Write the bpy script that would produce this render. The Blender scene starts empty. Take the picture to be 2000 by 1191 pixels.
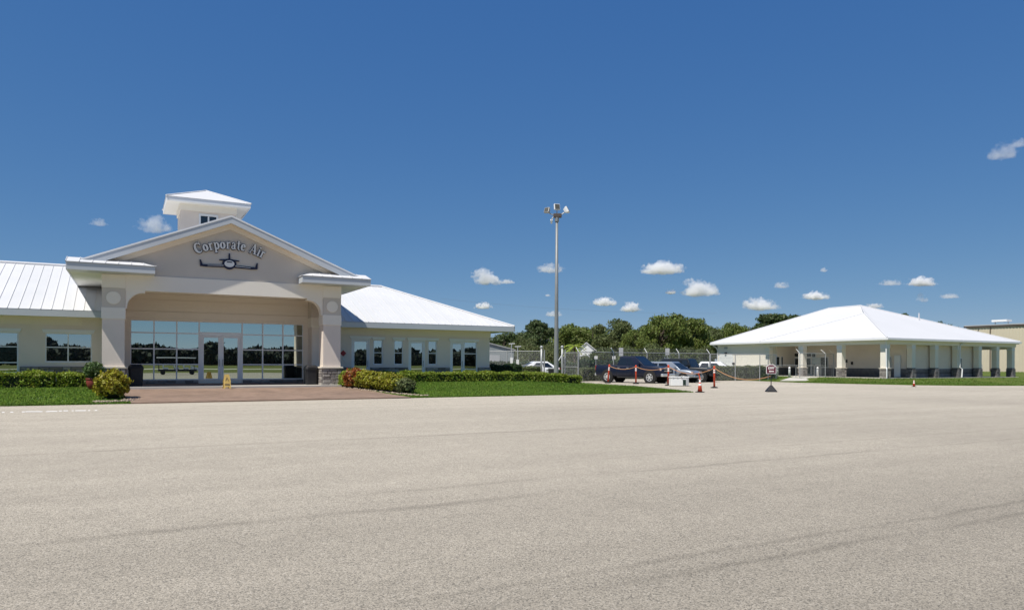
import bpy, bmesh, math, random
import numpy as np
from mathutils import Vector, Matrix
R = math.radians
sc = bpy.context.scene
C = sc.collection

# ------------------------------------------------------------------ camera, sky, sun, exposure
ROLL, EYE, FPX = .0044, 1.5, 1400.0          # focal length in pixels of the 2000 px wide photograph
cam = bpy.data.cameras.new('camera')
cam.sensor_width = 36; cam.lens = FPX / 2000 * 36
cam.shift_y = (708.5 - 595.5) / 2000
cam.clip_start = .1; cam.clip_end = 20000
co = bpy.data.objects.new('camera', cam); C.objects.link(co)
co.location = (0, 0, EYE)
co.rotation_mode = 'QUATERNION'
co.rotation_quaternion = (Matrix.Rotation(R(90), 3, 'X') @ Matrix.Rotation(ROLL, 3, 'Z')).to_quaternion()
sc.camera = co

T1 = math.atan(1400 / 2610.0)                # the buildings' front runs at this angle to the picture plane
c1, s1 = math.cos(T1), math.sin(T1)
def W(u, v, z=0): return Vector((c1*u - s1*v, s1*u + c1*v, z))
SD = W(1, .36, -1.86).normalized()           # direction the sunlight travels
sun = bpy.data.lights.new('sun', 'SUN'); sun.energy = 5.0; sun.angle = R(.53); sun.color = (1, .945, .85)
so = bpy.data.objects.new('sun', sun); C.objects.link(so)
so.rotation_mode = 'QUATERNION'; so.rotation_quaternion = SD.to_track_quat('-Z', 'Y'); so.location = (-20, -20, 60)
world = bpy.data.worlds.new('World'); sc.world = world; world.use_nodes = True
wn = world.node_tree.nodes; wl = world.node_tree.links
sky = wn.new('ShaderNodeTexSky'); sky.sky_type = 'NISHITA'; sky.sun_disc = False
sky.sun_elevation = math.asin(-SD.z); sky.sun_rotation = math.atan2(-SD.x, -SD.y)
sky.air_density = .5; sky.dust_density = 0; sky.ozone_density = 6; sky.altitude = 0
bg = wn['Background']; bg.inputs[1].default_value = .1
sepc = wn.new('ShaderNodeSeparateColor'); comb = wn.new('ShaderNodeCombineColor'); wl.new(sky.outputs[0], sepc.inputs[0])
for i, (gain, gam) in enumerate(((.63, .89), (.509, .572), (.527, .276))):     # film response per channel
    a = wn.new('ShaderNodeMath'); a.operation = 'MULTIPLY'; a.inputs[1].default_value = .1; wl.new(sepc.outputs[i], a.inputs[0])
    b = wn.new('ShaderNodeMath'); b.operation = 'POWER'; b.inputs[1].default_value = gam; wl.new(a.outputs[0], b.inputs[0])
    c = wn.new('ShaderNodeMath'); c.operation = 'MULTIPLY'; c.inputs[1].default_value = gain*10; wl.new(b.outputs[0], c.inputs[0])
    wl.new(c.outputs[0], comb.inputs[i])
wl.new(comb.outputs[0], bg.inputs[0])
sc.view_settings.view_transform = 'Standard'; sc.view_settings.look = 'None'
sc.view_settings.exposure = .15; sc.view_settings.gamma = 1; sc.view_settings.use_curve_mapping = False
cy = sc.cycles
cy.use_denoising = True; cy.max_bounces = 12; cy.diffuse_bounces = 5; cy.glossy_bounces = 4; cy.volume_bounces = 10; cy.volume_max_steps = 64; cy.transparent_max_bounces = 40; cy.caustics_reflective = False; cy.caustics_refractive = False

rng = np.random.default_rng(7); random.seed(7)

def ray(x, y):                                # photo pixel -> direction
    dx, dy = x - 1000, y - 708.5
    c, s = math.cos(ROLL), math.sin(ROLL)
    return Vector(((dx*c + dy*s)/FPX, 1, -(-dx*s + dy*c)/FPX))
def at_depth(x, y, Y):
    return Vector((0, 0, EYE)) + ray(x, y) * Y
def UV(X, Y): return (c1*X + s1*Y, -s1*X + c1*Y)
def sstep(a, b, x):
    t = min(1, max(0, (x-a)/(b-a))); return t*t*(3-2*t)

# ------------------------------------------------------------------ materials
def M(name, col, rough=.6, col2=None, vscale=4, bump=0, bscale=60, metal=0, spec=.4, rnd=0, island=0, trans=0, coat=0, stretch=None, detail=4):
    m = bpy.data.materials.new(name); m.use_nodes = True
    n, l = m.node_tree.nodes, m.node_tree.links
    p = n['Principled BSDF']
    p.inputs['Roughness'].default_value = rough; p.inputs['Metallic'].default_value = metal
    p.inputs['Specular IOR Level'].default_value = spec; p.inputs['Coat Weight'].default_value = coat
    src = None
    tc = n.new('ShaderNodeTexCoord'); vec = tc.outputs['Object']
    if stretch:
        mp = n.new('ShaderNodeMapping'); mp.inputs['Scale'].default_value = stretch; l.new(vec, mp.inputs[0]); vec = mp.outputs[0]
    if col2:
        t = n.new('ShaderNodeTexNoise'); t.inputs['Scale'].default_value = vscale; t.inputs['Detail'].default_value = detail
        l.new(vec, t.inputs['Vector'])
        r = n.new('ShaderNodeMapRange'); r.inputs[1].default_value = .3; r.inputs[2].default_value = .7
        l.new(t.outputs[0], r.inputs[0])
        mx = n.new('ShaderNodeMix'); mx.data_type = 'RGBA'
        mx.inputs[6].default_value = (*col, 1); mx.inputs[7].default_value = (*col2, 1)
        l.new(r.outputs[0], mx.inputs[0]); src = mx.outputs[2]
    if rnd or island:
        hs = n.new('ShaderNodeHueSaturation')
        if src: l.new(src, hs.inputs['Color'])
        else: hs.inputs['Color'].default_value = (*col, 1)
        if island:
            g = n.new('ShaderNodeNewGeometry'); ro = g.outputs['Random Per Island']; amt = island
        else:
            g = n.new('ShaderNodeObjectInfo'); ro = g.outputs['Random']; amt = rnd
        mr = n.new('ShaderNodeMapRange'); mr.inputs[3].default_value = 1-amt; mr.inputs[4].default_value = 1+amt
        l.new(ro, mr.inputs[0]); l.new(mr.outputs[0], hs.inputs['Value'])
        m2 = n.new('ShaderNodeMath'); m2.operation = 'MULTIPLY_ADD'; m2.inputs[1].default_value = .05; m2.inputs[2].default_value = .475
        l.new(ro, m2.inputs[0]); l.new(m2.outputs[0], hs.inputs['Hue'])
        src = hs.outputs[0]
    if src: l.new(src, p.inputs['Base Color'])
    else: p.inputs['Base Color'].default_value = (*col, 1)
    if bump:
        t = n.new('ShaderNodeTexNoise'); t.inputs['Scale'].default_value = bscale; t.inputs['Detail'].default_value = 3
        l.new(vec, t.inputs['Vector'])
        b = n.new('ShaderNodeBump'); b.inputs['Strength'].default_value = bump; b.inputs['Distance'].default_value = .02
        l.new(t.outputs[0], b.inputs['Height']); l.new(b.outputs[0], p.inputs['Normal'])
    if trans:
        tr = n.new('ShaderNodeBsdfTranslucent'); ms = n.new('ShaderNodeMixShader'); ms.inputs[0].default_value = trans
        if src: l.new(src, tr.inputs[0])
        else: tr.inputs[0].default_value = (*col, 1)
        l.new(p.outputs[0], ms.inputs[1]); l.new(tr.outputs[0], ms.inputs[2]); l.new(ms.outputs[0], n['Material Output'].inputs[0])
    return m

def glass_mat(name, tint, refl, dark=(.006, .008, .008), wave=.0):
    m = bpy.data.materials.new(name); m.use_nodes = True
    n, l = m.node_tree.nodes, m.node_tree.links
    p = n['Principled BSDF']; p.inputs['Base Color'].default_value = (*dark, 1); p.inputs['Roughness'].default_value = .3
    g = n.new('ShaderNodeBsdfGlossy'); g.inputs['Color'].default_value = (*tint, 1); g.inputs['Roughness'].default_value = .0
    ms = n.new('ShaderNodeMixShader'); ms.inputs[0].default_value = refl
    l.new(p.outputs[0], ms.inputs[1]); l.new(g.outputs[0], ms.inputs[2]); l.new(ms.outputs[0], n['Material Output'].inputs[0])
    if wave:
        tc = n.new('ShaderNodeTexCoord'); t = n.new('ShaderNodeTexNoise'); t.inputs['Scale'].default_value = .9; t.inputs['Detail'].default_value = 1
        l.new(tc.outputs['Object'], t.inputs['Vector'])
        b = n.new('ShaderNodeBump'); b.inputs['Strength'].default_value = wave; b.inputs['Distance'].default_value = .05
        l.new(t.outputs[0], b.inputs['Height']); l.new(b.outputs[0], g.inputs['Normal'])
    return m

mt = {}
mt['stucco'] = M('stucco', (.77, .685, .605), .85, (.73, .645, .565), 1.2, .25, 90)
mt['stucco_grey'] = M('stucco_grey', (.625, .57, .50), .85, (.59, .535, .465), 1.0, .25, 90)
mt['cream'] = M('cream_trim', (.84, .79, .70), .7, (.81, .76, .67), .8, .1, 60)
mt['siding'] = M('cream_siding', (.79, .715, .61), .7, (.76, .685, .58), .9, .08, 50)
mt['white'] = M('white_trim', (.78, .79, .80), .5, (.74, .75, .76), .7)
mt['fascia'] = M('white_fascia', (.52, .55, .58), .45, (.48, .51, .54), .5)
mt['roof'] = M('white_metal_roof', (.62, .625, .635), .6, (.585, .59, .60), .5, 0, 1, 0, .2, rnd=.03)
mt['roof2'] = M('white_roof', (.60, .605, .62), .65, (.575, .58, .595), .25, .05, 2, spec=.2)
mt['soffit'] = M('soffit', (.80, .79, .75), .7)
mt['stone'] = M('ledge_stone', (.30, .27, .25), .9, (.20, .185, .175), 3, .5, 30, rnd=.4)
mt['stone_shaded'] = M('shaded_ledge_stone', (.17, .165, .17), .9, (.11, .11, .115), 3, .5, 30, rnd=.4)  # ledge stone with the porch-side shade put into its colour
mt['stone_back'] = M('stone_mortar', (.10, .095, .09), .95)
mt['cap'] = M('stone_cap', (.66, .60, .50), .8, (.58, .53, .45), 3, .2, 50)
mt['frame'] = M('white_aluminium', (.76, .77, .79), .35)
mt['glass'] = glass_mat('reflective_glass', (.70, .78, .70), .80, wave=.006)
mt['wglass'] = glass_mat('wing_glass', (.62, .70, .66), .75, wave=.015)
mt['carglass'] = glass_mat('car_glass', (.55, .62, .66), .09, (.006, .008, .010))
mt['navy'] = M('navy_sign', (.012, .014, .045), .4)
mt['letter'] = M('sign_letter', (.78, .78, .76), .45)
mt['black'] = M('black_plastic', (.012, .012, .014), .55, (.02, .02, .022), 8)
mt['rubber'] = M('rubber', (.018, .018, .018), .85)
mt['chrome'] = M('chrome', (.80, .81, .82), .3, metal=.7)
mt['alloy'] = M('alloy', (.68, .69, .70), .35, metal=.5)
mt['steel'] = M('galvanised_steel', (.42, .43, .43), .5, (.36, .37, .37), 3, metal=.35)
mt['greysteel'] = M('grey_pole_paint', (.26, .27, .27), .5, (.22, .23, .23), 1.5, metal=.2)
mt['orange'] = M('orange_plastic', (.72, .085, .03), .5, (.62, .07, .03), 6)
mt['reflect'] = M('reflective_white', (.80, .79, .76), .4)
mt['chain'] = M('faded_chain', (.50, .26, .12), .6)
mt['yellow'] = M('yellow_plastic', (.62, .44, .14), .5, (.52, .36, .10), 9)
mt['maroon'] = M('maroon_paint', (.11, .012, .030), .45)
mt['red'] = M('red_paint', (.32, .02, .025), .5)
mt['terracotta'] = M('red_pot', (.25, .045, .035), .6, (.18, .03, .025), 6)
mt['pebble'] = M('river_pebble', (.36, .285, .22), .9, island=.4)
mt['bark'] = M('bark', (.13, .10, .075), .95, (.07, .055, .045), 6, .6, 25)
mt['soil'] = M('mulch', (.07, .045, .032), .95, (.04, .028, .022), 9)
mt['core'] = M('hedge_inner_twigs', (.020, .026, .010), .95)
mt['hedge'] = M('hedge_leaf', (.26, .32, .035), .55, (.20, .26, .028), 1.5, island=.35, trans=.3)
mt['hedge_dark'] = M('dark_hedge_leaf', (.045, .085, .025), .55, (.035, .065, .02), 1.5, island=.35, trans=.2)
mt['gold'] = M('golden_shrub_leaf', (.36, .30, .022), .55, (.24, .23, .02), 4, island=.35, trans=.3)
mt['croton'] = M('croton_leaf', (.34, .30, .025), .5, (.22, .24, .025), 3, island=.4, trans=.3)
mt['crotonred'] = M('red_croton_leaf', (.34, .05, .025), .5, (.26, .14, .025), 5, island=.4, trans=.3)
mt['potleaf'] = M('pot_plant_leaf', (.11, .17, .05), .55, (.07, .12, .035), 4, island=.4, trans=.3)
mt['oak'] = M('oak_leaf', (.175, .215, .045), .6, (.115, .15, .032), .35, island=.35, trans=.3)
mt['oak2'] = M('grey_green_leaf', (.15, .175, .06), .6, (.10, .125, .045), .35, island=.35, trans=.3)
mt['pine'] = M('pine_needle', (.09, .125, .042), .6, (.06, .09, .03), .4, island=.35, trans=.25)
mt['scrub'] = M('scrub_leaf', (.17, .19, .075), .6, (.10, .13, .045), .5, island=.4, trans=.3)
mt['wood'] = M('far_wood_leaf', (.016, .024, .010), .8, (.010, .016, .008), .1, island=.3)
mt['blade'] = M('grass_blade', (.13, .215, .022), .6, (.085, .155, .016), .8, island=.35, trans=.3)
mt['bluepaint'] = M('navy_car_paint', (.006, .010, .028), .4, coat=.3, spec=.3)
mt['silverpaint'] = M('silver_car_paint', (.30, .335, .38), .3, metal=.5, coat=.6)
mt['blackpaint'] = M('black_car_paint', (.008, .010, .012), .35, coat=.4)
mt['whitepaint'] = M('white_car_paint', (.80, .81, .82), .3, coat=.6)
mt['tail'] = M('tail_light', (.32, .01, .015), .25)
mt['amber'] = M('head_lamp', (.55, .40, .34), .15, spec=.8)
mt['bluewhite'] = M('white_enamel', (.80, .81, .80), .4, (.74, .75, .74), 3)
mt['darkgreen'] = M('dark_green_louvre', (.015, .035, .025), .6)
mt['concrete'] = M('pale_concrete', (.56, .53, .47), .9, (.48, .455, .41), 1.2, .2, 40)
mt['paintwhite'] = M('worn_white_paint', (.74, .73, .70), .7)
mt['tan'] = M('tan_metal', (.62, .56, .43), .6, (.56, .50, .385), .25)
mt['browntrim'] = M('brown_trim', (.09, .07, .06), .6)
mt['greyroof'] = M('grey_metal', (.46, .47, .48), .5, (.40, .41, .42), .4)
mt['paleblue'] = M('pale_shed_metal', (.30, .33, .34), .6, (.24, .27, .28), .5)
mt['lampglass'] = M('lamp_lens', (.10, .095, .075), .2, spec=.7)
mt['poster'] = M('poster_paper', (.62, .66, .64), .6, (.50, .55, .54), 3)

def ground_grass(name, a, b, c, s=1.0):
    m = bpy.data.materials.new(name); m.use_nodes = True
    n, l = m.node_tree.nodes, m.node_tree.links; p = n['Principled BSDF']; p.inputs['Roughness'].default_value = .9; p.inputs['Specular IOR Level'].default_value = .1
    tc = n.new('ShaderNodeTexCoord')
    t1 = n.new('ShaderNodeTexNoise'); t1.inputs['Scale'].default_value = .35*s; t1.inputs['Detail'].default_value = 5
    t2 = n.new('ShaderNodeTexNoise'); t2.inputs['Scale'].default_value = 14*s; t2.inputs['Detail'].default_value = 5
    for t in (t1, t2): l.new(tc.outputs['Object'], t.inputs['Vector'])
    cr = n.new('ShaderNodeValToRGB'); e = cr.color_ramp.elements
    e[0].position = .3; e[0].color = (*a, 1); e[1].position = .7; e[1].color = (*b, 1)
    l.new(t1.outputs[0], cr.inputs[0])
    r = n.new('ShaderNodeMapRange'); r.inputs[1].default_value = .35; r.inputs[2].default_value = .7; r.inputs[4].default_value = .6; l.new(t2.outputs[0], r.inputs[0])
    mx = n.new('ShaderNodeMix'); mx.data_type = 'RGBA'; mx.inputs[7].default_value = (*c, 1)
    l.new(cr.outputs[0], mx.inputs[6]); l.new(r.outputs[0], mx.inputs[0]); l.new(mx.outputs[2], p.inputs['Base Color'])
    bm = n.new('ShaderNodeBump'); bm.inputs['Strength'].default_value = .8; bm.inputs['Distance'].default_value = .04
    l.new(t2.outputs[0], bm.inputs['Height']); l.new(bm.outputs[0], p.inputs['Normal'])
    return m
mt['lawn'] = ground_grass('lawn_turf', (.088, .145, .016), (.125, .185, .022), (.055, .10, .011))
mt['field'] = ground_grass('field_grass', (.085, .10, .025), (.13, .13, .04), (.06, .075, .02), .3)
mt['lawn2'] = ground_grass('mown_grass', (.075, .125, .02), (.15, .165, .04), (.055, .09, .016), .9)

def apron_mat():
    m = bpy.data.materials.new('exposed_aggregate_paving'); m.use_nodes = True
    n, l = m.node_tree.nodes, m.node_tree.links; p = n['Principled BSDF']
    p.inputs['Roughness'].default_value = .92; p.inputs['Specular IOR Level'].default_value = .15
    tc = n.new('ShaderNodeTexCoord'); O = tc.outputs['Object']
    def noise(scale, detail=4, stretch=None, rough=.55):
        t = n.new('ShaderNodeTexNoise'); t.inputs['Scale'].default_value = scale; t.inputs['Detail'].default_value = detail; t.inputs['Roughness'].default_value = rough
        if stretch:
            mp = n.new('ShaderNodeMapping'); mp.inputs['Scale'].default_value = stretch; l.new(O, mp.inputs[0]); l.new(mp.outputs[0], t.inputs['Vector'])
        else: l.new(O, t.inputs['Vector'])
        return t.outputs[0]
    def math_(op, a, b=None, c=None, clamp=False):
        q = n.new('ShaderNodeMath'); q.operation = op; q.use_clamp = clamp
        for i, x in enumerate((a, b, c)):
            if x is None: continue
            if isinstance(x, (int, float)): q.inputs[i].default_value = x
            else: l.new(x, q.inputs[i])
        return q.outputs[0]
    def remap(x, a, b, c, d):
        r = n.new('ShaderNodeMapRange'); l.new(x, r.inputs[0])
        for i, k in enumerate((a, b, c, d)): r.inputs[i+1].default_value = k
        return r.outputs[0]
    vor = n.new('ShaderNodeTexVoronoi'); vor.inputs['Scale'].default_value = 105; l.new(O, vor.inputs['Vector'])
    cr = n.new('ShaderNodeValToRGB'); cr.color_ramp.interpolation = 'LINEAR'
    e = cr.color_ramp.elements; e[0].position = 0; e[0].color = (.19, .175, .15, 1); e[1].position = 1; e[1].color = (.60, .55, .47, 1)
    for pos, col in ((.18, (.288, .259, .213)), (.45, (.397, .357, .292)), (.75, (.462, .412, .334)), (.93, (.525, .468, .380))):
        k = e.new(pos); k.color = (*col, 1)
    sx = n.new('ShaderNodeSeparateColor'); l.new(vor.outputs['Color'], sx.inputs[0]); l.new(sx.outputs[0], cr.inputs[0])
    # tone: big patches and streaks along the paving lanes
    big = remap(noise(.09, 5), .3, .7, .90, 1.09)
    streak = remap(noise(1.0, 5, (.06, .9, 1)), .3, .7, .93, 1.07)
    mid = remap(noise(2.2, 6, None, .7), .3, .7, .94, 1.06)
    tone = math_('MULTIPLY', math_('MULTIPLY', big, streak), mid)
    sp = n.new('ShaderNodeSeparateXYZ'); l.new(O, sp.inputs[0])
    wob = math_('MULTIPLY_ADD', noise(.5, 3), .35, -.175)
    wob = math_('ADD', wob, math_('MULTIPLY_ADD', noise(9, 3), .06, -.03))
    vv = math_('ADD', sp.outputs[1], wob)
    brk = remap(noise(.45, 5), .35, .62, .15, 1.0)
    for v0, w, k, u_lo, u_hi in ((3.95, .09, .27, -2, 99), (4.28, .07, .28, -3, 99), (4.5, .25, .05, -5, 99), (7.05, .14, .34, -99, 4), (7.25, .5, .06, -99, 5),
                           (8.0, .12, .30, 3, 99), (9.3, .08, .16, 6, 99), (13.8, .18, .24, -99, 12), (15.5, .5, .06, -10, 99), (19.2, .22, .13, -99, 99), (23.2, .25, .06, -99, 99)):
        d = math_('ABSOLUTE', math_('SUBTRACT', vv, v0))
        g = remap(d, 0, w, 1, 0)
        g = math_('MULTIPLY', g, remap(sp.outputs[0], u_lo-2, u_lo+2, 0, 1)); g = math_('MULTIPLY', g, remap(sp.outputs[0], u_hi-2, u_hi+2, 1, 0))
        tone = math_('MULTIPLY', tone, math_('SUBTRACT', 1, math_('MULTIPLY', math_('MULTIPLY', g, k), brk)))
    # darker near paving: grain shade and view-angle falloff put into the colour
    near_shade = n.new('ShaderNodeValToRGB'); near_shade.color_ramp.interpolation = 'LINEAR'; le = near_shade.color_ramp.elements
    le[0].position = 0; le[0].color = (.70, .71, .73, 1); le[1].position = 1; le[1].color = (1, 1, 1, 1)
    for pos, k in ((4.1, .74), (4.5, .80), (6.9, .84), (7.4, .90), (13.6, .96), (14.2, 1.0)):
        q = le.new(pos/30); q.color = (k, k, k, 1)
    l.new(math_('MULTIPLY', vv, 1/30), near_shade.inputs[0])
    tone = math_('MULTIPLY', tone, near_shade.outputs[0])
    vs_ = n.new('ShaderNodeTexVoronoi'); vs_.inputs['Scale'].default_value = .55; l.new(O, vs_.inputs['Vector'])
    st_ = math_('MULTIPLY', remap(vs_.outputs['Distance'], 0, .16, .16, 0), remap(noise(.8, 3), .5, .62, 0, 1))
    tone = math_('MULTIPLY', tone, math_('SUBTRACT', 1, st_))
    # paler towards the lawn
    pale = math_('MULTIPLY', remap(sp.outputs[1], 17, 28, 0, .10), 1)
    tone = math_('ADD', tone, pale)
    mx = n.new('ShaderNodeMix'); mx.data_type = 'RGBA'; mx.blend_type = 'MULTIPLY'; mx.inputs[0].default_value = 1
    l.new(cr.outputs[0], mx.inputs[6])
    cb = n.new('ShaderNodeCombineColor'); [l.new(tone, cb.inputs[i]) for i in range(3)]
    l.new(cb.outputs[0], mx.inputs[7]); l.new(mx.outputs[2], p.inputs['Base Color'])
    bm = n.new('ShaderNodeBump'); bm.inputs['Strength'].default_value = .5; bm.inputs['Distance'].default_value = .006
    l.new(vor.outputs['Distance'], bm.inputs['Height']); bm.invert = True; l.new(bm.outputs[0], p.inputs['Normal'])
    return m
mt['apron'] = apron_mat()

def paver_mat():
    m = bpy.data.materials.new('brick_paving'); m.use_nodes = True
    n, l = m.node_tree.nodes, m.node_tree.links; p = n['Principled BSDF']; p.inputs['Roughness'].default_value = .85
    tc = n.new('ShaderNodeTexCoord')
    b = n.new('ShaderNodeTexBrick'); b.inputs['Scale'].default_value = 1; b.inputs['Brick Width'].default_value = .22; b.inputs['Row Height'].default_value = .11
    b.inputs['Mortar Size'].default_value = .006; b.inputs['Color1'].default_value = (.205, .135, .095, 1); b.inputs['Color2'].default_value = (.27, .185, .135, 1); b.inputs['Mortar'].default_value = (.20, .15, .12, 1)
    l.new(tc.outputs['Object'], b.inputs['Vector'])
    t = n.new('ShaderNodeTexNoise'); t.inputs['Scale'].default_value = .8; t.inputs['Detail'].default_value = 6; l.new(tc.outputs['Object'], t.inputs['Vector'])
    r = n.new('ShaderNodeMapRange'); r.inputs[1].default_value = .3; r.inputs[2].default_value = .7; r.inputs[3].default_value = .82; r.inputs[4].default_value = 1.18; l.new(t.outputs[0], r.inputs[0])
    h = n.new('ShaderNodeHueSaturation'); l.new(b.outputs[0], h.inputs['Color']); l.new(r.outputs[0], h.inputs['Value']); l.new(h.outputs[0], p.inputs['Base Color'])
    return m
mt['paver'] = paver_mat()

def mesh_mat():
    m = bpy.data.materials.new('chain_link_wire'); m.use_nodes = True
    n, l = m.node_tree.nodes, m.node_tree.links; p = n['Principled BSDF']; p.inputs['Base Color'].default_value = (.40, .41, .41, 1); p.inputs['Roughness'].default_value = .6
    tc = n.new('ShaderNodeTexCoord'); sp = n.new('ShaderNodeSeparateXYZ'); l.new(tc.outputs['Object'], sp.inputs[0])
    outs = []
    for sgn in (1, -1):
        a = n.new('ShaderNodeMath'); a.operation = 'MULTIPLY_ADD'; a.inputs[1].default_value = sgn; l.new(sp.outputs[2], a.inputs[0]); l.new(sp.outputs[0], a.inputs[2])
        q = n.new('ShaderNodeMath'); q.operation = 'DIVIDE'; q.inputs[1].default_value = .075; l.new(a.outputs[0], q.inputs[0])
        f = n.new('ShaderNodeMath'); f.operation = 'FRACT'; l.new(q.outputs[0], f.inputs[0])
        g = n.new('ShaderNodeMath'); g.operation = 'LESS_THAN'; g.inputs[1].default_value = .085; l.new(f.outputs[0], g.inputs[0]); outs.append(g.outputs[0])
    mxm = n.new('ShaderNodeMath'); mxm.operation = 'MAXIMUM'; l.new(outs[0], mxm.inputs[0]); l.new(outs[1], mxm.inputs[1])
    tr = n.new('ShaderNodeBsdfTransparent'); ms = n.new('ShaderNodeMixShader')
    l.new(mxm.outputs[0], ms.inputs[0]); l.new(tr.outputs[0], ms.inputs[1]); l.new(p.outputs[0], ms.inputs[2]); l.new(ms.outputs[0], n['Material Output'].inputs[0])
    return m
mt['link'] = mesh_mat()

def cloud_mat(seed, dens, w, h, skew):
    """vapour inside a unit ellipsoid: flat base, billowing top, ragged edges"""
    m = bpy.data.materials.new('cloud_vapour'); m.use_nodes = True
    n, l = m.node_tree.nodes, m.node_tree.links; n.remove(n['Principled BSDF'])
    def mth(op, a, b=None, c=None):
        q = n.new('ShaderNodeMath'); q.operation = op
        for i, x in enumerate((a, b, c)):
            if x is None: continue
            if isinstance(x, (int, float)): q.inputs[i].default_value = x
            else: l.new(x, q.inputs[i])
        return q.outputs[0]
    tc = n.new('ShaderNodeTexCoord'); sp = n.new('ShaderNodeSeparateXYZ'); l.new(tc.outputs['Object'], sp.inputs[0])
    mp = n.new('ShaderNodeMapping'); mp.inputs['Scale'].default_value = (w/h, w/h*.6, 1); mp.inputs['Location'].default_value = (seed*3.7, seed*1.9, seed*5.1); l.new(tc.outputs['Object'], mp.inputs[0])
    ns = n.new('ShaderNodeTexNoise'); ns.inputs['Scale'].default_value = 1.35; ns.inputs['Detail'].default_value = 6; ns.inputs['Roughness'].default_value = .62; l.new(mp.outputs[0], ns.inputs['Vector'])
    x, y, z = sp.outputs
    xs = mth('SUBTRACT', x, mth('MULTIPLY', z, skew*.5))
    zt_ = mth('MULTIPLY_ADD', z, .95, .45)                       # base at about z = -0.5
    up = mth('MAXIMUM', zt_, 0); dn = mth('MINIMUM', zt_, 0)
    zz = mth('ADD', mth('MULTIPLY', mth('MULTIPLY', up, up), .62), mth('MULTIPLY', mth('MULTIPLY', dn, dn), 9.0))
    r2 = mth('ADD', mth('ADD', mth('MULTIPLY', mth('MULTIPLY', xs, xs), 1.35), mth('MULTIPLY', mth('MULTIPLY', y, y), 1.35)), zz)
    e = mth('ADD', mth('SUBTRACT', .62, r2), mth('MULTIPLY_ADD', ns.outputs[0], 2.7, -1.45))
    r = n.new('ShaderNodeMapRange'); r.inputs[1].default_value = 0; r.inputs[2].default_value = .45; r.inputs[3].default_value = 0; r.inputs[4].default_value = dens; l.new(e, r.inputs[0])
    pv = n.new('ShaderNodeVolumePrincipled'); pv.inputs['Color'].default_value = (.99, .99, .99, 1); pv.inputs['Anisotropy'].default_value = .1
    l.new(r.outputs[0], pv.inputs['Density']); l.new(pv.outputs[0], n['Material Output'].inputs['Volume'])
    return m

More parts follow.
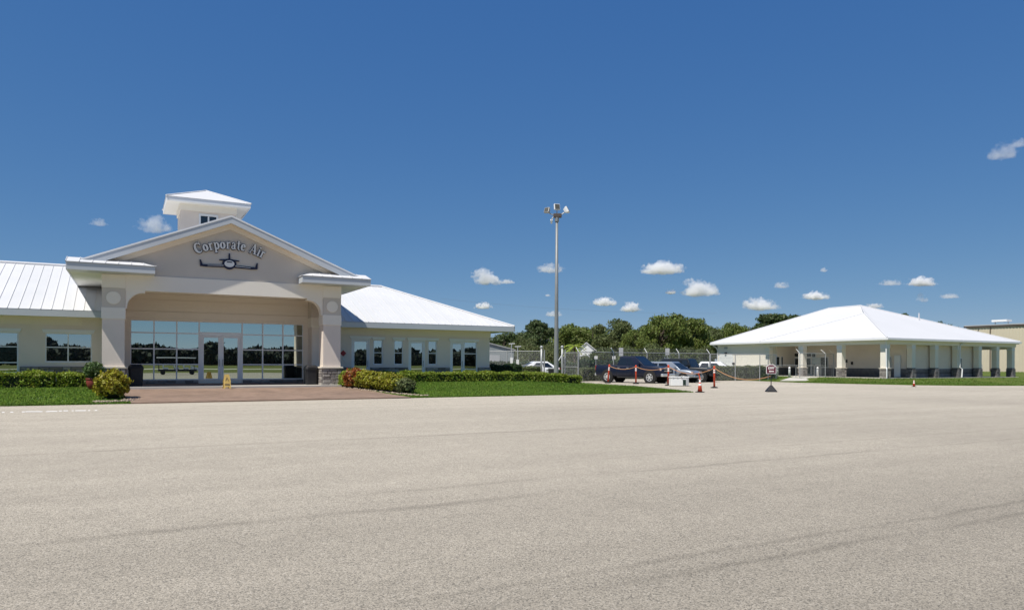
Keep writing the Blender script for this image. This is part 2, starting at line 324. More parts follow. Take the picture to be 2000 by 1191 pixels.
# ------------------------------------------------------------------ mesh helpers
class MB:
    def __init__(s, o=(0, 0, 0)): s.v = []; s.f = []; s.o = Vector(o)
    def add(s, pts, faces):
        k = len(s.v); s.v += [Vector(p) - s.o for p in pts]; s.f += [tuple(i+k for i in f) for f in faces]; return s
    def box(s, x0, x1, y0, y1, z0, z1):
        return s.add([(x0,y0,z0),(x1,y0,z0),(x1,y1,z0),(x0,y1,z0),(x0,y0,z1),(x1,y0,z1),(x1,y1,z1),(x0,y1,z1)],
                     [(3,2,1,0),(4,5,6,7),(0,1,5,4),(1,2,6,5),(2,3,7,6),(3,0,4,7)])
    def poly(s, pts): return s.add(pts, [tuple(range(len(pts)))])
    def prism(s, pts, vec):
        n = len(pts); vec = Vector(vec); q = [Vector(p) for p in pts]
        return s.add(q + [p+vec for p in q], [tuple(range(n))[::-1], tuple(range(n, 2*n))] + [(i, (i+1) % n, n+(i+1) % n, n+i) for i in range(n)])
    def tube(s, pts, r, n=8, r2=None, cap=True):
        P = [Vector(p) for p in pts]; rings = []
        for i, p in enumerate(P):
            d = (P[min(i+1, len(P)-1)] - P[max(i-1, 0)]).normalized()
            a = d.orthogonal().normalized() if i == 0 else (a - d*a.dot(d)).normalized()
            b = d.cross(a); rr = r if r2 is None else r + (r2-r)*i/(len(P)-1)
            rings.append([p + (a*math.cos(2*math.pi*k/n) + b*math.sin(2*math.pi*k/n))*rr for k in range(n)])
        return s.loft(rings, cap)
    def loft(s, rings, cap=True):
        n = len(rings[0]); fs = []
        for i in range(len(rings)-1):
            for k in range(n): fs.append((i*n+k, i*n+(k+1) % n, (i+1)*n+(k+1) % n, (i+1)*n+k))
        if cap: fs += [tuple(range(n))[::-1], tuple(range((len(rings)-1)*n, len(rings)*n))]
        return s.add([p for r in rings for p in r], fs)
    def lathe(s, prof, c=(0, 0, 0), n=20, axis='z'):
        rings = []
        for r, h in prof:
            ring = []
            for k in range(n):
                a = 2*math.pi*k/n
                q = (r*math.cos(a), r*math.sin(a), h) if axis == 'z' else ((r*math.sin(a), h, r*math.cos(a)) if axis == 'y' else (h, r*math.cos(a), r*math.sin(a)))
                ring.append(Vector(q) + Vector(c))
            rings.append(ring)
        return s.loft(rings)
    def ribbon(s, pts, w, y0, y1, w2=None):           # flat stroke in the xz plane, extruded y0..y1
        P = [Vector((p[0], 0, p[1])) for p in pts]; L = []; Rr = []
        for i, p in enumerate(P):
            d = (P[min(i+1, len(P)-1)] - P[max(i-1, 0)]).normalized(); nn = Vector((-d.z, 0, d.x))
            ww = w[i] if isinstance(w, (list, tuple)) else w
            L.append(p + nn*ww/2); Rr.append(p - nn*ww/2)
        for i in range(len(P)-1):
            q = [L[i], L[i+1], Rr[i+1], Rr[i]]
            s.prism([p + Vector((0, y0, 0)) for p in q], (0, y1-y0, 0))
        return s
    def mesh(s, name, mat, smooth=False):
        me = bpy.data.meshes.new(name); me.from_pydata([tuple(p) for p in s.v], [], s.f)
        bm = bmesh.new(); bm.from_mesh(me); bmesh.ops.recalc_face_normals(bm, faces=bm.faces); bm.to_mesh(me); bm.free()
        me.materials.append(mt[mat] if isinstance(mat, str) else mat)
        if smooth: me.polygons.foreach_set('use_smooth', [True]*len(me.polygons))
        return me
    def build(s, name, mat, parent=None, smooth=False, bevel=0, auto=False):
        o = bpy.data.objects.new(name, s.mesh(name, mat, smooth)); C.objects.link(o)
        if parent: o.parent = parent
        if bevel:
            b = o.modifiers.new('bevel', 'BEVEL'); b.width = bevel; b.segments = 2; b.limit_method = 'ANGLE'; b.angle_limit = R(35)
        if auto:
            o.data.polygons.foreach_set('use_smooth', [True]*len(o.data.polygons)); o.data.set_sharp_from_angle(angle=R(35))
        return o

def tag(o, label, cat, group=None):
    o['label'] = label; o['category'] = cat
    if group: o['group'] = group
    return o
def thing(name, label, cat, loc, rz=0, group=None):
    o = bpy.data.objects.new(name, None); C.objects.link(o); o.location = loc; o.rotation_euler = (0, 0, rz); o.empty_display_size = .2
    return tag(o, label, cat, group)
def thing_uv(name, label, cat, u, v, z, group=None): return thing(name, label, cat, W(u, v, z), T1, group)
def place(o, loc, rz=0): o.location = loc; o.rotation_euler = (0, 0, rz); return o
def struct(o): o['kind'] = 'structure'; return o
def raw_mesh(name, verts, nper, mat):
    """verts (N*nper,3): separate n-gons"""
    n = len(verts)//nper; me = bpy.data.meshes.new(name)
    me.vertices.add(len(verts)); me.vertices.foreach_set('co', np.ascontiguousarray(verts, dtype=np.float32).ravel())
    me.loops.add(len(verts)); me.loops.foreach_set('vertex_index', np.arange(len(verts), dtype=np.int32))
    me.polygons.add(n); me.polygons.foreach_set('loop_start', np.arange(0, len(verts), nper, dtype=np.int32))
    me.update(calc_edges=True); me.materials.append(mt[mat]); return me
def leaf_verts(ctr, size, rg, out=None, aspect=.55):
    n = len(ctr); a = rg.normal(size=(n, 3))
    if out is not None: a = a*.75 + out*.9
    a /= np.linalg.norm(a, axis=1)[:, None]
    t = rg.normal(size=(n, 3)); t -= a*(t*a).sum(1)[:, None]; t /= np.linalg.norm(t, axis=1)[:, None]
    b = np.cross(a, t); s = (size*rg.uniform(.6, 1.4, n))[:, None]
    q = np.stack([ctr - t*s, ctr + b*s*aspect, ctr + t*s, ctr - b*s*aspect], 1)
    return q.reshape(-1, 3)

# ------------------------------------------------------------------ ground, paving, lawns
def lawn_right(v):
    if v < 28.3: return 25.6
    return float(np.interp(v, [28.3, 37, 45, 60], [25.8, 28.8, 30.0, 30.2]))
def zt(u, v):                                   # terrain near the terminal
    k = .4*min(1, max(0, (v-28.7)/7.3))
    return k*(1 - sstep(19.5, 28.5, u))
mb = MB(); rad = 6000; mb.poly([(rad*math.cos(a), rad*math.sin(a), -.03) for a in np.linspace(0, 2*math.pi, 65)[:-1]])
struct(mb.build('ground', 'field'))
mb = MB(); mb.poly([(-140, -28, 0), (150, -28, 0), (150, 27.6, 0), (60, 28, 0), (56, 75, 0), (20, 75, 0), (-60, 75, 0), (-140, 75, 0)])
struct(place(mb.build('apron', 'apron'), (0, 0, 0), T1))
mb = MB(); mb.poly([(-400, -86, -.02), (400, -86, -.02), (400, -76, -.02), (-400, -76, -.02)])
struct(place(mb.build('taxiway', 'concrete'), (0, 0, 0), T1))

def sheet(name, mat, us, vs, pu, pz, rim=.05):
    """grid sheet: pu(i-th fraction, v) -> u ; pz(u,v) -> z"""
    mb = MB(); nu = len(us); P = []
    for v in vs:
        for t in us:
            u = pu(t, v); P.append((u, v, pz(u, v)))
    F = [(j*nu+i, j*nu+i+1, (j+1)*nu+i+1, (j+1)*nu+i) for j in range(len(vs)-1) for i in range(nu-1)]
    mb.add(P, F)
    edge = [(0, i) for i in range(nu)] + [(j, nu-1) for j in range(1, len(vs))]
    E_ = [P[j*nu+i] for j, i in edge]
    k = len(E_); mb.add(E_ + [(p[0], p[1], p[2]-rim-.05) for p in E_], [(i, i+1, k+i+1, k+i) for i in range(k-1)])
    o = mb.build(name, mat); o.data.polygons.foreach_set('use_smooth', [True]*len(o.data.polygons))
    return place(o, (0, 0, 0), T1)
fr = np.linspace(0, 1, 41); vs1 = np.concatenate([np.linspace(28.7, 38, 20), np.linspace(39, 52, 10)])
wobble = lambda t: .06*math.sin(t*31) + .04*math.sin(t*73+1)
struct(sheet('lawn', 'lawn', fr, vs1, lambda t, v: -16 + t*(lawn_right(v) + 16), lambda u, v: zt(u, v) + .03))
def patio_r(v): return float(np.interp(v, [28.7, 30, 34, 38], [10.5, 10.1, 9.15, 9.15]))
def patio_l(v): return float(np.interp(v, [28.7, 30.6, 31.5, 38], [.12, -.05, -.3, -.3]))
struct(sheet('patio', 'paver', np.linspace(0, 1, 12), np.linspace(28.55, 37.5, 14), lambda t, v: patio_l(v) + t*(patio_r(v)-patio_l(v)), lambda u, v: zt(u, v) + .048, .06))

def blades(name, area, n, h, w, mat, seed):
    rg = np.random.default_rng(seed); out = []
    pts = area(rg, n); k = len(pts)
    a = rg.uniform(0, 2*math.pi, k); lean = rg.normal(0, .35, (k, 2))*h; hh = h*rg.uniform(.5, 1.25, k); ww = w*rg.uniform(.6, 1.3, k)
    dx = np.stack([np.cos(a)*ww, np.sin(a)*ww, np.zeros(k)], 1)
    top = pts + np.stack([lean[:, 0], lean[:, 1], hh], 1)
    me = raw_mesh(name, np.stack([pts-dx, pts+dx, top], 1).reshape(-1, 3), 3, mat)
    o = bpy.data.objects.new(name, me); C.objects.link(o); o['kind'] = 'stuff'; o.rotation_euler = (0, 0, T1); return o
def lawn_area(rg, n):
    u = rg.uniform(-9, 30, n*2); v = rg.uniform(28.66, 37.5, n*2)
    ok = np.array([(a < lawn_right(b)+.05) and not (patio_l(b)-.05 < a < patio_r(b)+.05) for a, b in zip(u, v)])
    u, v = u[ok], v[ok]; z = np.array([zt(a, b) for a, b in zip(u, v)]) + .02
    return np.stack([u, v, z], 1)
tag(blades('lawn_grass', lawn_area, 55000, .065, .016, 'blade', 3), 'short mown green grass covering the lawns before the terminal', 'grass')
def edge_area(rg, n):
    t = rg.uniform(0, 1, n); u = np.where(t < .35, rg.uniform(-9, .1, n), np.where(t < .8, rg.uniform(10.5, 25.8, n), 25.8))
    v = 28.7 + rg.normal(0, .05, n)
    k = t >= .8; v[k] = rg.uniform(28.3, 46, k.sum()); u[k] = np.array([lawn_right(x) for x in v[k]]) + rg.normal(0, .06, k.sum())
    return np.stack([u, v, np.array([zt(a, b) for a, b in zip(u, v)])], 1)
tag(blades('edge_grass', edge_area, 9000, .08, .02, 'blade', 4), 'ragged grass fringe along the edge of the terminal lawns', 'grass')

# worn dashes of white paint on the apron
mb = MB()
for x0, x1, y in ((4, 9, 805), (20, 26, 804.5), (43, 49, 804), (50, 78, 803.5), (78, 83, 803.5), (90, 96, 803.4), (96, 112, 803), (115, 121, 802.3), (124, 133, 802), (140, 144, 801.8), (147, 163, 801.6), (163, 168, 801.5), (172, 176, 801.3), (185, 190, 801)):
    q = []
    for x, dy in ((x0, .9), (x1, .7), (x1, -.7), (x0, -.5)):
        r = ray(x, y+dy); k = -EYE/r.z; q.append((r.x*k, k, .004))
    mb.poly(q)
struct(mb.build('painted_marking', 'paintwhite'))

# lawn and path round the second building
F2 = [(50.2, 62), (49.9, 48.9), (48.4, 43), (48.1, 40.3), (48.8, 37), (50.5, 32.4), (53.5, 29.8), (57.7, 28.4), (75, 27.2), (150, 26)]
B2 = [(60, 66), (60, 60), (60, 55), (60, 50), (61, 46), (62, 43), (64, 42), (68, 41), (80, 41), (150, 41)]
def rail(P, t):
    d = [0]
    for a, b in zip(P, P[1:]): d.append(d[-1] + math.dist(a, b))
    return (float(np.interp(t*d[-1], d, [p[0] for p in P])), float(np.interp(t*d[-1], d, [p[1] for p in P])))
def idx(P, t): i = min(int(t*(len(P)-1)), len(P)-2); k = t*(len(P)-1)-i; return tuple(P[i][j]*(1-k)+P[i+1][j]*k for j in (0, 1))
mb = MB(); P = []; nu, nv = 46, 10
for i in range(nu):
    a, b = idx(F2, i/(nu-1)), idx(B2, i/(nu-1))
    for j in range(nv):
        t = j/(nv-1); P.append((a[0]+(b[0]-a[0])*t, a[1]+(b[1]-a[1])*t, .03 + .22*sstep(0, .8, t)))
mb.add(P, [(i*nv+j, (i+1)*nv+j, (i+1)*nv+j+1, i*nv+j+1) for i in range(nu-1) for j in range(nv-1)])
k = nu; E_ = [P[i*nv] for i in range(nu)]
mb.add(E_ + [(p[0], p[1], -.05) for p in E_], [(i, i+1, k+i+1, k+i) for i in range(k-1)])
o = mb.build('lawn', 'lawn2'); o.data.polygons.foreach_set('use_smooth', [True]*len(o.data.polygons)); struct(place(o, (0, 0, 0), T1))
mb = MB(); mb.poly([(62, 41, .2), (150, 41, .2), (150, 150, .2), (62, 150, .2)]); struct(place(mb.build('lawn', 'lawn2'), (0, 0, 0), T1))
mb = MB(); mb.prism([(78, 92, .18), (150, 92, .18), (152, 140, .18), (78, 140, .18)], (0, 0, .05)); struct(place(mb.build('hangar_apron', 'concrete'), (0, 0, 0), T1))

# ------------------------------------------------------------------ building pieces
def clip_poly(P, s0, s1):
    def half(P, f):
        out = []
        for i in range(len(P)):
            a, b = P[i], P[(i+1) % len(P)]; fa, fb = f(a), f(b)
            if fa >= 0: out.append(a)
            if (fa > 0 and fb < 0) or (fa < 0 and fb > 0):
                t = fa/(fa-fb); out.append((a[0]+(b[0]-a[0])*t, a[1]+(b[1]-a[1])*t))
        return out
    return half(half(P, lambda p: p[0]-s0), lambda p: s1-p[0])
def seam_roof(parent, org, pts3, e, w=.4, mat='roof', off=None):
    """standing seam panels, one object each, over a planar polygon pts3; e = eave direction"""
    P0 = Vector(pts3[0]); e = Vector(e).normalized()
    nrm = Vector((0, 0, 0)); q = [Vector(p) for p in pts3]
    for i in range(len(q)): nrm += (q[i]-q[0]).cross(q[(i+1) % len(q)]-q[0])
    nrm.normalize()
    if nrm.z < 0: nrm = -nrm
    g = nrm.cross(e)
    if g.z < 0: g = -g
    st = [((p-P0).dot(e), (p-P0).dot(g)) for p in q]
    lo, hi = min(a for a, _ in st), max(a for a, _ in st)
    n = max(1, round((hi-lo)/w)); w = (hi-lo)/n
    for i in range(n):
        a, b = lo+i*w, lo+(i+1)*w
        cp = clip_poly(st, a, b)
        if len(cp) < 3: continue
        area = abs(sum(cp[k][0]*cp[(k+1) % len(cp)][1]-cp[(k+1) % len(cp)][0]*cp[k][1] for k in range(len(cp))))/2
        if area < .004: continue
        mb = MB(org); mb.prism([P0 + e*x + g*y + nrm*.004 for x, y in cp], nrm*.012)
        rb = clip_poly(st, a, a+.02)
        if len(rb) >= 3: mb.prism([P0 + e*x + g*y + nrm*.018 for x, y in rb], nrm*.024)
        mb.build('roof_panel', mat, parent)

STONES = []
def stone_protos():
    for k in range(6):
        rg = random.Random(k); mb = MB()
        f = [(-.5, -.5), (.5, -.5), (.5, .5), (-.5, .5)]
        back = [(x, .5, z) for x, z in f]
        mid = [(x*(1-.02*rg.random()), -.25-.2*rg.random(), z*(1-.05*rg.random())) for x, z in f]
        front = [(x*(.86-.08*rg.random()), -.5-.25*rg.random(), z*(.72-.15*rg.random())) for x, z in f]
        mb.loft([back, mid, front])
        STONES.append((mb.mesh('stone', 'stone'), mb.mesh('stone', 'stone_shaded')))
stone_protos()
def stones(parent, org, p, d, L, z0, z1, out, depth=.05, hrow=.12, lmin=.22, lmax=.42, dark=0, seed=1, skip=()):
    """ledge stones over a vertical face: p start (u,v), d unit direction, out unit normal"""
    rg = random.Random(seed); z = z0; rz = math.atan2(d[1], d[0])
    if Vector((d[1], -d[0])).dot(Vector(out)) < 0: rz += math.pi
    while z < z1 - .03:
        h = min(hrow*rg.uniform(.8, 1.25), z1-z); 
        if z1-z-h < .04: h = z1-z
        s = 0
        while s < L - .02:
            l = min(rg.uniform(lmin, lmax), L-s)
            if L-s-l < .1: l = L-s
            m = s+l/2
            if not any(a < m < b for a, b in skip):
                o = bpy.data.objects.new('stone', STONES[rg.randrange(6)][dark]); C.objects.link(o); o.parent = parent
                o.location = Vector((p[0]+d[0]*m+out[0]*depth/2, p[1]+d[1]*m+out[1]*depth/2, z+h/2)) - Vector(org)
                o.scale = (l-.012, depth, h-.010); o.rotation_euler = (0, 0, rz)
            s += l
        z += h

def wall_front(mb, u0, u1, z0, z1, v, ops, rev=.10, flip=1):
    """front wall face at v with openings (ua,ub,za,zb) and reveals going back"""
    us = sorted({u0, u1, *[o[0] for o in ops], *[o[1] for o in ops]}); zs = sorted({z0, z1, *[o[2] for o in ops], *[o[3] for o in ops]})
    for i in range(len(us)-1):
        for j in range(len(zs)-1):
            a, b, c, d = us[i], us[i+1], zs[j], zs[j+1]; mu, mz = (a+b)/2, (c+d)/2
            if any(o[0] < mu < o[1] and o[2] < mz < o[3] for o in ops): continue
            mb.poly([(a, v, c), (b, v, c), (b, v, d), (a, v, d)])
    for a, b, c, d in ops:
        r = v + rev*flip
        mb.poly([(a, v, c), (a, r, c), (a, r, d), (a, v, d)]); mb.poly([(b, v, c), (b, r, c), (b, r, d), (b, v, d)])
        mb.poly([(a, v, d), (b, v, d), (b, r, d), (a, r, d)]); mb.poly([(a, v, c), (b, v, c), (b, r, c), (a, r, c)])

def window(parent, org, u0, u1, z0, z1, v, mull=(), rails=(), gm='wglass', fw=.055, head=True, mullr=None):
    fr = MB(org)
    fr.box(u0, u0+fw, v+.03, v+.1, z0, z1); fr.box(u1-fw, u1, v+.03, v+.1, z0, z1)
    fr.box(u0+fw, u1-fw, v+.03, v+.1, z0, z0+fw); fr.box(u0+fw, u1-fw, v+.03, v+.1, z1-fw, z1)
    us = [u0+fw] + list(mull) + [u1-fw]; zs = [z0+fw] + list(rails) + [z1-fw]
    for m in mull: fr.box(m-fw*.45, m+fw*.45, v+.034, v+.098, z0+fw, z1-fw)
    for r_ in rails:
        for i in range(len(us)-1):
            a = us[i] + (fw*.45 if i else 0); b = us[i+1] - (fw*.45 if i < len(us)-2 else 0)
            fr.box(a, b, v+.036, v+.096, r_-fw*.42, r_+fw*.42)
    w = fr.build('window', 'frame', parent)
    for i in range(len(us)-1):
        for j in range(len(zs)-1):
            MB(org).box(us[i], us[i+1], v+.06, v+.07, zs[j], zs[j+1]).build('pane', gm, w)
    if head:
        h = MB(org); h.prism([(u0-.06, v-.004, z1), (u1+.06, v-.004, z1), (u1+.12, v-.004, z1+.15), (u0-.12, v-.004, z1+.15)], (0, -.06, 0)); h.build('lintel', 'white', w)
    return w
def door(parent, org, u0, u1, z0, z1, v, gm='wglass', fw=.11, leafs=1, handle=1):
    d = MB(org); d.box(u0, u0+.05, v+.0, v+.1, z0, z1); d.box(u1-.05, u1, v, v+.1, z0, z1); d.box(u0+.05, u1-.05, v, v+.1, z1-.05, z1)
    w = (u1-u0-.1)/leafs; pn = []
    for k in range(leafs):
        a = u0+.05+k*w+.004; b = a+w-.008
        d.box(a, a+fw, v+.02, v+.07, z0+.01, z1-.056); d.box(b-fw, b, v+.02, v+.07, z0+.01, z1-.056)
        d.box(a+fw, b-fw, v+.02, v+.07, z0+.01, z0+.26); d.box(a+fw, b-fw, v+.02, v+.07, z1-.05-fw, z1-.056)
        pn.append((a+fw, b-fw))
    o = d.build('door', 'frame', parent)
    for a, b in pn: MB(org).box(a, b, v+.042, v+.05, z0+.26, z1-.05-fw).build('pane', gm, o)
    for k in range(leafs):
        hx = (pn[k][1]+.05) if (leafs == 1 or k == 0) else pn[k][0]-.05
        h = MB(org); h.tube([(hx, v-.04, z0+.85), (hx, v-.04, z0+1.2)], .015, 6); h.tube([(hx, v-.04, z0+.9), (hx, v+.03, z0+.9)], .012, 6); h.tube([(hx, v-.04, z0+1.15), (hx, v+.03, z0+1.15)], .012, 6)
        h.build('handle', 'steel', o)
    return o

# ------------------------------------------------------------------ the terminal
O1 = (4.0, 40.0, .4)
TB = thing_uv('terminal_building', 'cream stucco terminal with white metal roof, gabled entrance porch and rooftop cupola', 'building', *O1)
def part(mb, name, mat, parent=None, **k): return mb.build(name, mat, parent or TB, **k)
B = lambda: MB(O1)
FZ = .4
VW = 38.5
# wing walls
opsL = [(-3.29, -1.45, 1.44, 2.78), (-6.1, -4.28, .95, 2.78)]
mb = B(); wall_front(mb, -16, -.9, 0, 3.55, VW, opsL); mb.poly([(-16, VW, 0), (-16, 50, 0), (-16, 50, 3.5), (-16, VW, 3.5)])
wl_ = part(mb, 'wall', 'stucco')
opsR = [(10.74, 11.75, .4, 2.78), (11.96, 12.51, 1.37, 2.75), (13.15, 13.69, 1.37, 2.75), (14.01, 15.0, .4, 2.76), (15.18, 15.74, 1.37, 2.75), (16.57, 18.30, .4, 2.74)]
mb = B(); wall_front(mb, 8.9, 19.12, 0, 3.42, VW, opsR); mb.poly([(19.12, VW, 0), (19.12, 50, 0), (19.12, 50, 3.42), (19.12, VW, 3.42)]); mb.poly([(8.9, 50, 0), (19.12, 50, 0), (19.12, 50, 3.42), (8.9, 50, 3.42)])
wr_ = part(mb, 'wall', 'stucco')
window(TB, O1, -3.29, -1.45, 1.44, 2.78, VW, (-2.40,), (2.12,))
window(TB, O1, -6.1, -4.28, .95, 2.78, VW, (-5.2,), (2.12, 1.42))
for a, b in ((11.96, 12.51), (13.15, 13.69), (15.18, 15.74)): window(TB, O1, a, b, 1.37, 2.75, VW, (), (2.03,))
for a, b, t in ((10.74, 11.75, 2.78), (14.01, 15.0, 2.76), (16.57, 17.44, 2.74)):
    dd = door(TB, O1, a, b, .4, t, VW)
    e1 = .12 if b < 17 else -.0
    h = B(); h.prism([(a-.06, VW-.004, t), (b+.06*(e1 > 0), VW-.004, t), (b+e1, VW-.004, t+.15), (a-.12, VW-.004, t+.15)], (0, -.06, 0)); h.build('lintel', 'white', dd)
sw = window(TB, O1, 17.44, 18.30, .4, 2.74, VW, (), (2.03, 1.12), head=False)
h = B(); h.prism([(17.445, VW-.004, 2.74), (18.36, VW-.004, 2.74), (18.42, VW-.004, 2.89), (17.445, VW-.004, 2.89)], (0, -.06, 0)); h.build('lintel', 'white', sw)
# stone base bands of the wings
mb = B(); mb.box(-16, -6.14, VW-.05, VW-.002, .1, 1.24); mb.box(-4.22, -.95, VW-.05, VW-.002, .1, 1.24); sb = part(mb, 'stone_base', 'stone_back')
stones(sb, O1, (-4.2, VW-.05), (1, 0), 3.24, .55, 1.23, (0, -1), .05, .13, .3, .55, 0, 5)
mb = B(); segs = [(9.0, 10.70), (11.80, 13.96), (15.05, 16.52), (18.35, 19.17)]
for k, (a, b) in enumerate(segs):
    sb = part(B().box(a, b, VW-.05, VW-.002, .1, 1.22), 'stone_base', 'stone_back')
    stones(sb, O1, (a, VW-.05), (1, 0), b-a, .62, 1.215, (0, -1), .05, .13, .3, .55, 0, 20+k)
# wing roofs
def wing(u0, u1, ze, zr, hip, name_mat='roof'):
    ve, vr, vb = 37.6, 43.8, 50.0
    h = 6.2
    if hip: front = [(u0, ve, ze), (u1, ve, ze), (u1-h, vr, zr), (u0, vr, zr)]
    else: front = [(u0, ve, ze), (u1, ve, ze), (u1, vr, zr), (u0, vr, zr)]
    mb = B(); dn = Vector((0, 0, -.06))
    mb.prism([Vector(p)+dn*.2 for p in front], dn)
    back = [(u0, vr, zr), (u1-h if hip else u1, vr, zr), (u1, vb, ze), (u0, vb, ze)]
    mb.prism([Vector(p)+dn*.2 for p in back], dn)
    if hip: mb.prism([Vector(p)+dn*.2 for p in [(u1, ve, ze), (u1, vb, ze), (u1-h, vr, zr)]], dn)
    rf = part(mb, 'roof', 'roof2')
    seam_roof(rf, O1, front, (1, 0, 0), .41)
    if hip: seam_roof(rf, O1, [(u1, ve, ze), (u1, vb, ze), (u1-h, vr, zr)], (0, 1, 0), .6)
    r = B()
    a, b = (u0, vr, zr+.03), ((u1-h if hip else u1), vr, zr+.03)
    r.tube([a, b], .09, 6)
    if hip: r.tube([b, (u1, ve, ze+.03)], .07, 6); r.tube([b, (u1, vb, ze+.03)], .07, 6)
    r.build('ridge_cap', 'roof', rf)
    f = B(); f.box(u0, u1-.002, ve-.02, ve+.05, ze-.29, ze-.015); f.build('fascia', 'fascia', TB)
    if hip: B().box(u1-.05, u1+.02, ve-.02, vb, ze-.288, ze-.013).build('fascia', 'fascia', TB)
    B().box(u0, u1-.02, ve+.05, VW+.02, ze-.27, ze-.235).build('soffit', 'cream', TB)
    if hip: B().box(19.1, u1-.05, VW+.021, vb, ze-.27, ze-.235).build('soffit', 'cream', TB)
    B().box(u0, min(u1-.9, 19.18), VW-.03, VW-.003, ze-.62, ze-.271).build('frieze', 'siding', TB)
wing(-16, -.95, 3.76, 6.40, False)
wing(8.95, 20.33, 3.64, 6.24, True)
# entrance recess: storefront
SV = 37.57
mb = B()
wall_front(mb, -.12, 8.2, .4, 5.2, SV-.02, [(.12, 7.95, .64, 3.42)], .1)
part(mb, 'wall', 'siding')
mb = B(); mb.box(-.1, 8.18, SV-.07, SV-.025, 3.52, 3.84); part(mb, 'header_band', 'siding', bevel=.008)
for z in (4.12, 4.40, 4.68): part(B().box(-.1, 8.18, SV-.045, SV-.025, z, z+.262), 'siding_board', 'siding')
fr_ = B(); us = [.12, 1.09, 2.06, 3.04]; zs = [.64, 1.36, 2.09, 2.84, 3.42]; fw = .06
sfu = us + [5.0, 5.97, 6.95, 7.95]
for u in sfu: fr_.box(u-.03, u+.03, SV+.0, SV+.1, .64 if not 3 < u < 5.01 else .40, 3.42)
def bays():
    for a, b in ((0, 1), (1, 2), (2, 3), (4, 5), (5, 6), (6, 7)): yield sfu[a]+.03, sfu[b]-.03
for a, b in bays():
    for z in zs: fr_.box(a, b, SV+.004, SV+.096, z-.028 if z > .65 else z-.04, z+.028 if z < 3.4 else z+.02)
fr_.box(3.07, 4.97, SV+.004, SV+.096, 2.84, 2.92); fr_.box(3.07, 4.97, SV+.004, SV+.096, 3.39, 3.44)
st = part(fr_, 'storefront', 'frame')
for a, b in bays():
    for z0, z1 in zip(zs, zs[1:]): B().box(a, b, SV+.045, SV+.055, z0+.028, z1-.028).build('pane', 'glass', st)
B().box(3.07, 4.97, SV+.045, SV+.055, 2.92, 3.39).build('pane', 'glass', st)
door(TB, O1, 3.075, 4.965, .42, 2.83, SV, 'glass', .12, 2)
mb = B(); mb.box(.12, 3.0, SV-.1, SV-.03, .36, .60); mb.box(5.04, 7.95, SV-.1, SV-.03, .36, .60); kb = part(mb, 'stone_base', 'stone_back')
stones(kb, O1, (.12, SV-.1), (1, 0), 2.88, .43, .6, (0, -1), .04, .085, .3, .5, 0, 31); stones(kb, O1, (5.04, SV-.1), (1, 0), 2.9, .43, .6, (0, -1), .04, .085, .3, .5, 0, 32)
part(B().box(-.9, 8.95, 34.7, SV, 5.17, 5.24), 'ceiling', 'cream')
part(B().box(-.94, 9.0, 33.9, 38.4, .2, .415), 'floor_slab', 'concrete')
# pillars with stone bases, bands and medallions
def pillar(u0, u1, v0, v1, seed, front=True):
    p = part(B().box(u0, u1, v0, v1, 1.28, 3.26).box(u0, u1, v0, v1, 3.74, 4.56), 'pillar', 'stucco')
    B().box(u0-.03, u1+.03, v0-.03, v1+.03, 3.26, 3.74).build('band', 'cream', p, bevel=.01)
    B().box(u0-.012, u1+.012, v0-.012, v1+.012, 3.741, 4.555).build('panel', 'stucco_grey', p)
    B().box(u0-.02, u1+.02, v0-.02, v1+.02, 4.56, 5.12).build('capital', 'cream', p, bevel=.01)
    B().box(u0-.03, u1+.03, v0-.03, v1+.03, .2, 1.19).build('stone_base', 'stone_back', p)
    B().box(u0-.12, u1+.12, v0-.12, v1+.12, 1.19, 1.28).build('stone_cap', 'cap', p, bevel=.02)
    if front:
        cu = (u0+u1)/2; B().lathe([(.27, v0-.013), (.27, v0-.045), (.25, v0-.05)], (cu, 0, 4.14), 28, 'y').build('medallion', 'cream', p)
    stones(p, O1, (u0-.03, v0-.03), (1, 0), u1-u0+.06, .38, 1.19, (0, -1), .055, .125, .2, .42, 0, seed)
    if front:
        stones(p, O1, (u0-.03, v0-.03), (0, 1), v1-v0+.06, .38, 1.19, (-1, 0), .055, .125, .2, .42, 0, seed+1)
        stones(p, O1, (u1+.03, v0-.03), (0, 1), v1-v0+.06, .38, 1.19, (1, 0), .055, .125, .2, .42, 0, seed+2)
    return p
PV = 34.25
pillar(-.94, -.11, PV, 35.05, 41); pillar(8.19, 9.02, PV, 35.05, 45)
pillar(-.94, -.12, 36.7, 38.48, 51, False); pillar(8.205, 9.02, 36.7, 38.48, 55, False)
# beam with curved brackets, gable
def bracket(u, sgn):
    pts = [(u, 3.72), (u+sgn*.06, 3.72)]
    for k in range(0, 10):
        a = k/9*math.pi/2; pts.append((u+sgn*(.06+.62*(1-math.cos(a))), 3.76+.64*math.sin(a)))
    pts += [(u+sgn*.74, 4.40), (u+sgn*.74, 4.49), (u, 4.49)]
    mb = B(); mb.prism([(a, PV+.03, z) for a, z in pts], (0, .5, 0)); part(mb, 'bracket', 'cream')
bracket(-.09, 1); bracket(8.17, -1)
part(B().box(-.92, 9.0, PV+.02, PV+.6, 4.49, 5.14), 'beam', 'cream')
part(B().box(-.90, -.5, 35.06, 43.0, 3.3, 5.14), 'side_wall', 'stucco'); part(B().box(8.58, 8.98, 35.06, 43.0, 3.3, 5.14), 'side_wall', 'stucco')
sl = .407; RV = 33.85
mb = B(); mb.prism([(-.94, 34.32, 5.141), (9.0, 34.32, 5.141), (9.0, 34.32, 7.64-sl*4.97), (4.03, 34.32, 7.64), (-.94, 34.32, 7.64-sl*4.97)], (0, .3, 0)); part(mb, 'gable_wall', 'stucco_grey')
UC, HW, VB = 4.03, 6.17, 52.0
za, zb = 7.95, 7.95 - sl*HW
mb = B(); th = .12
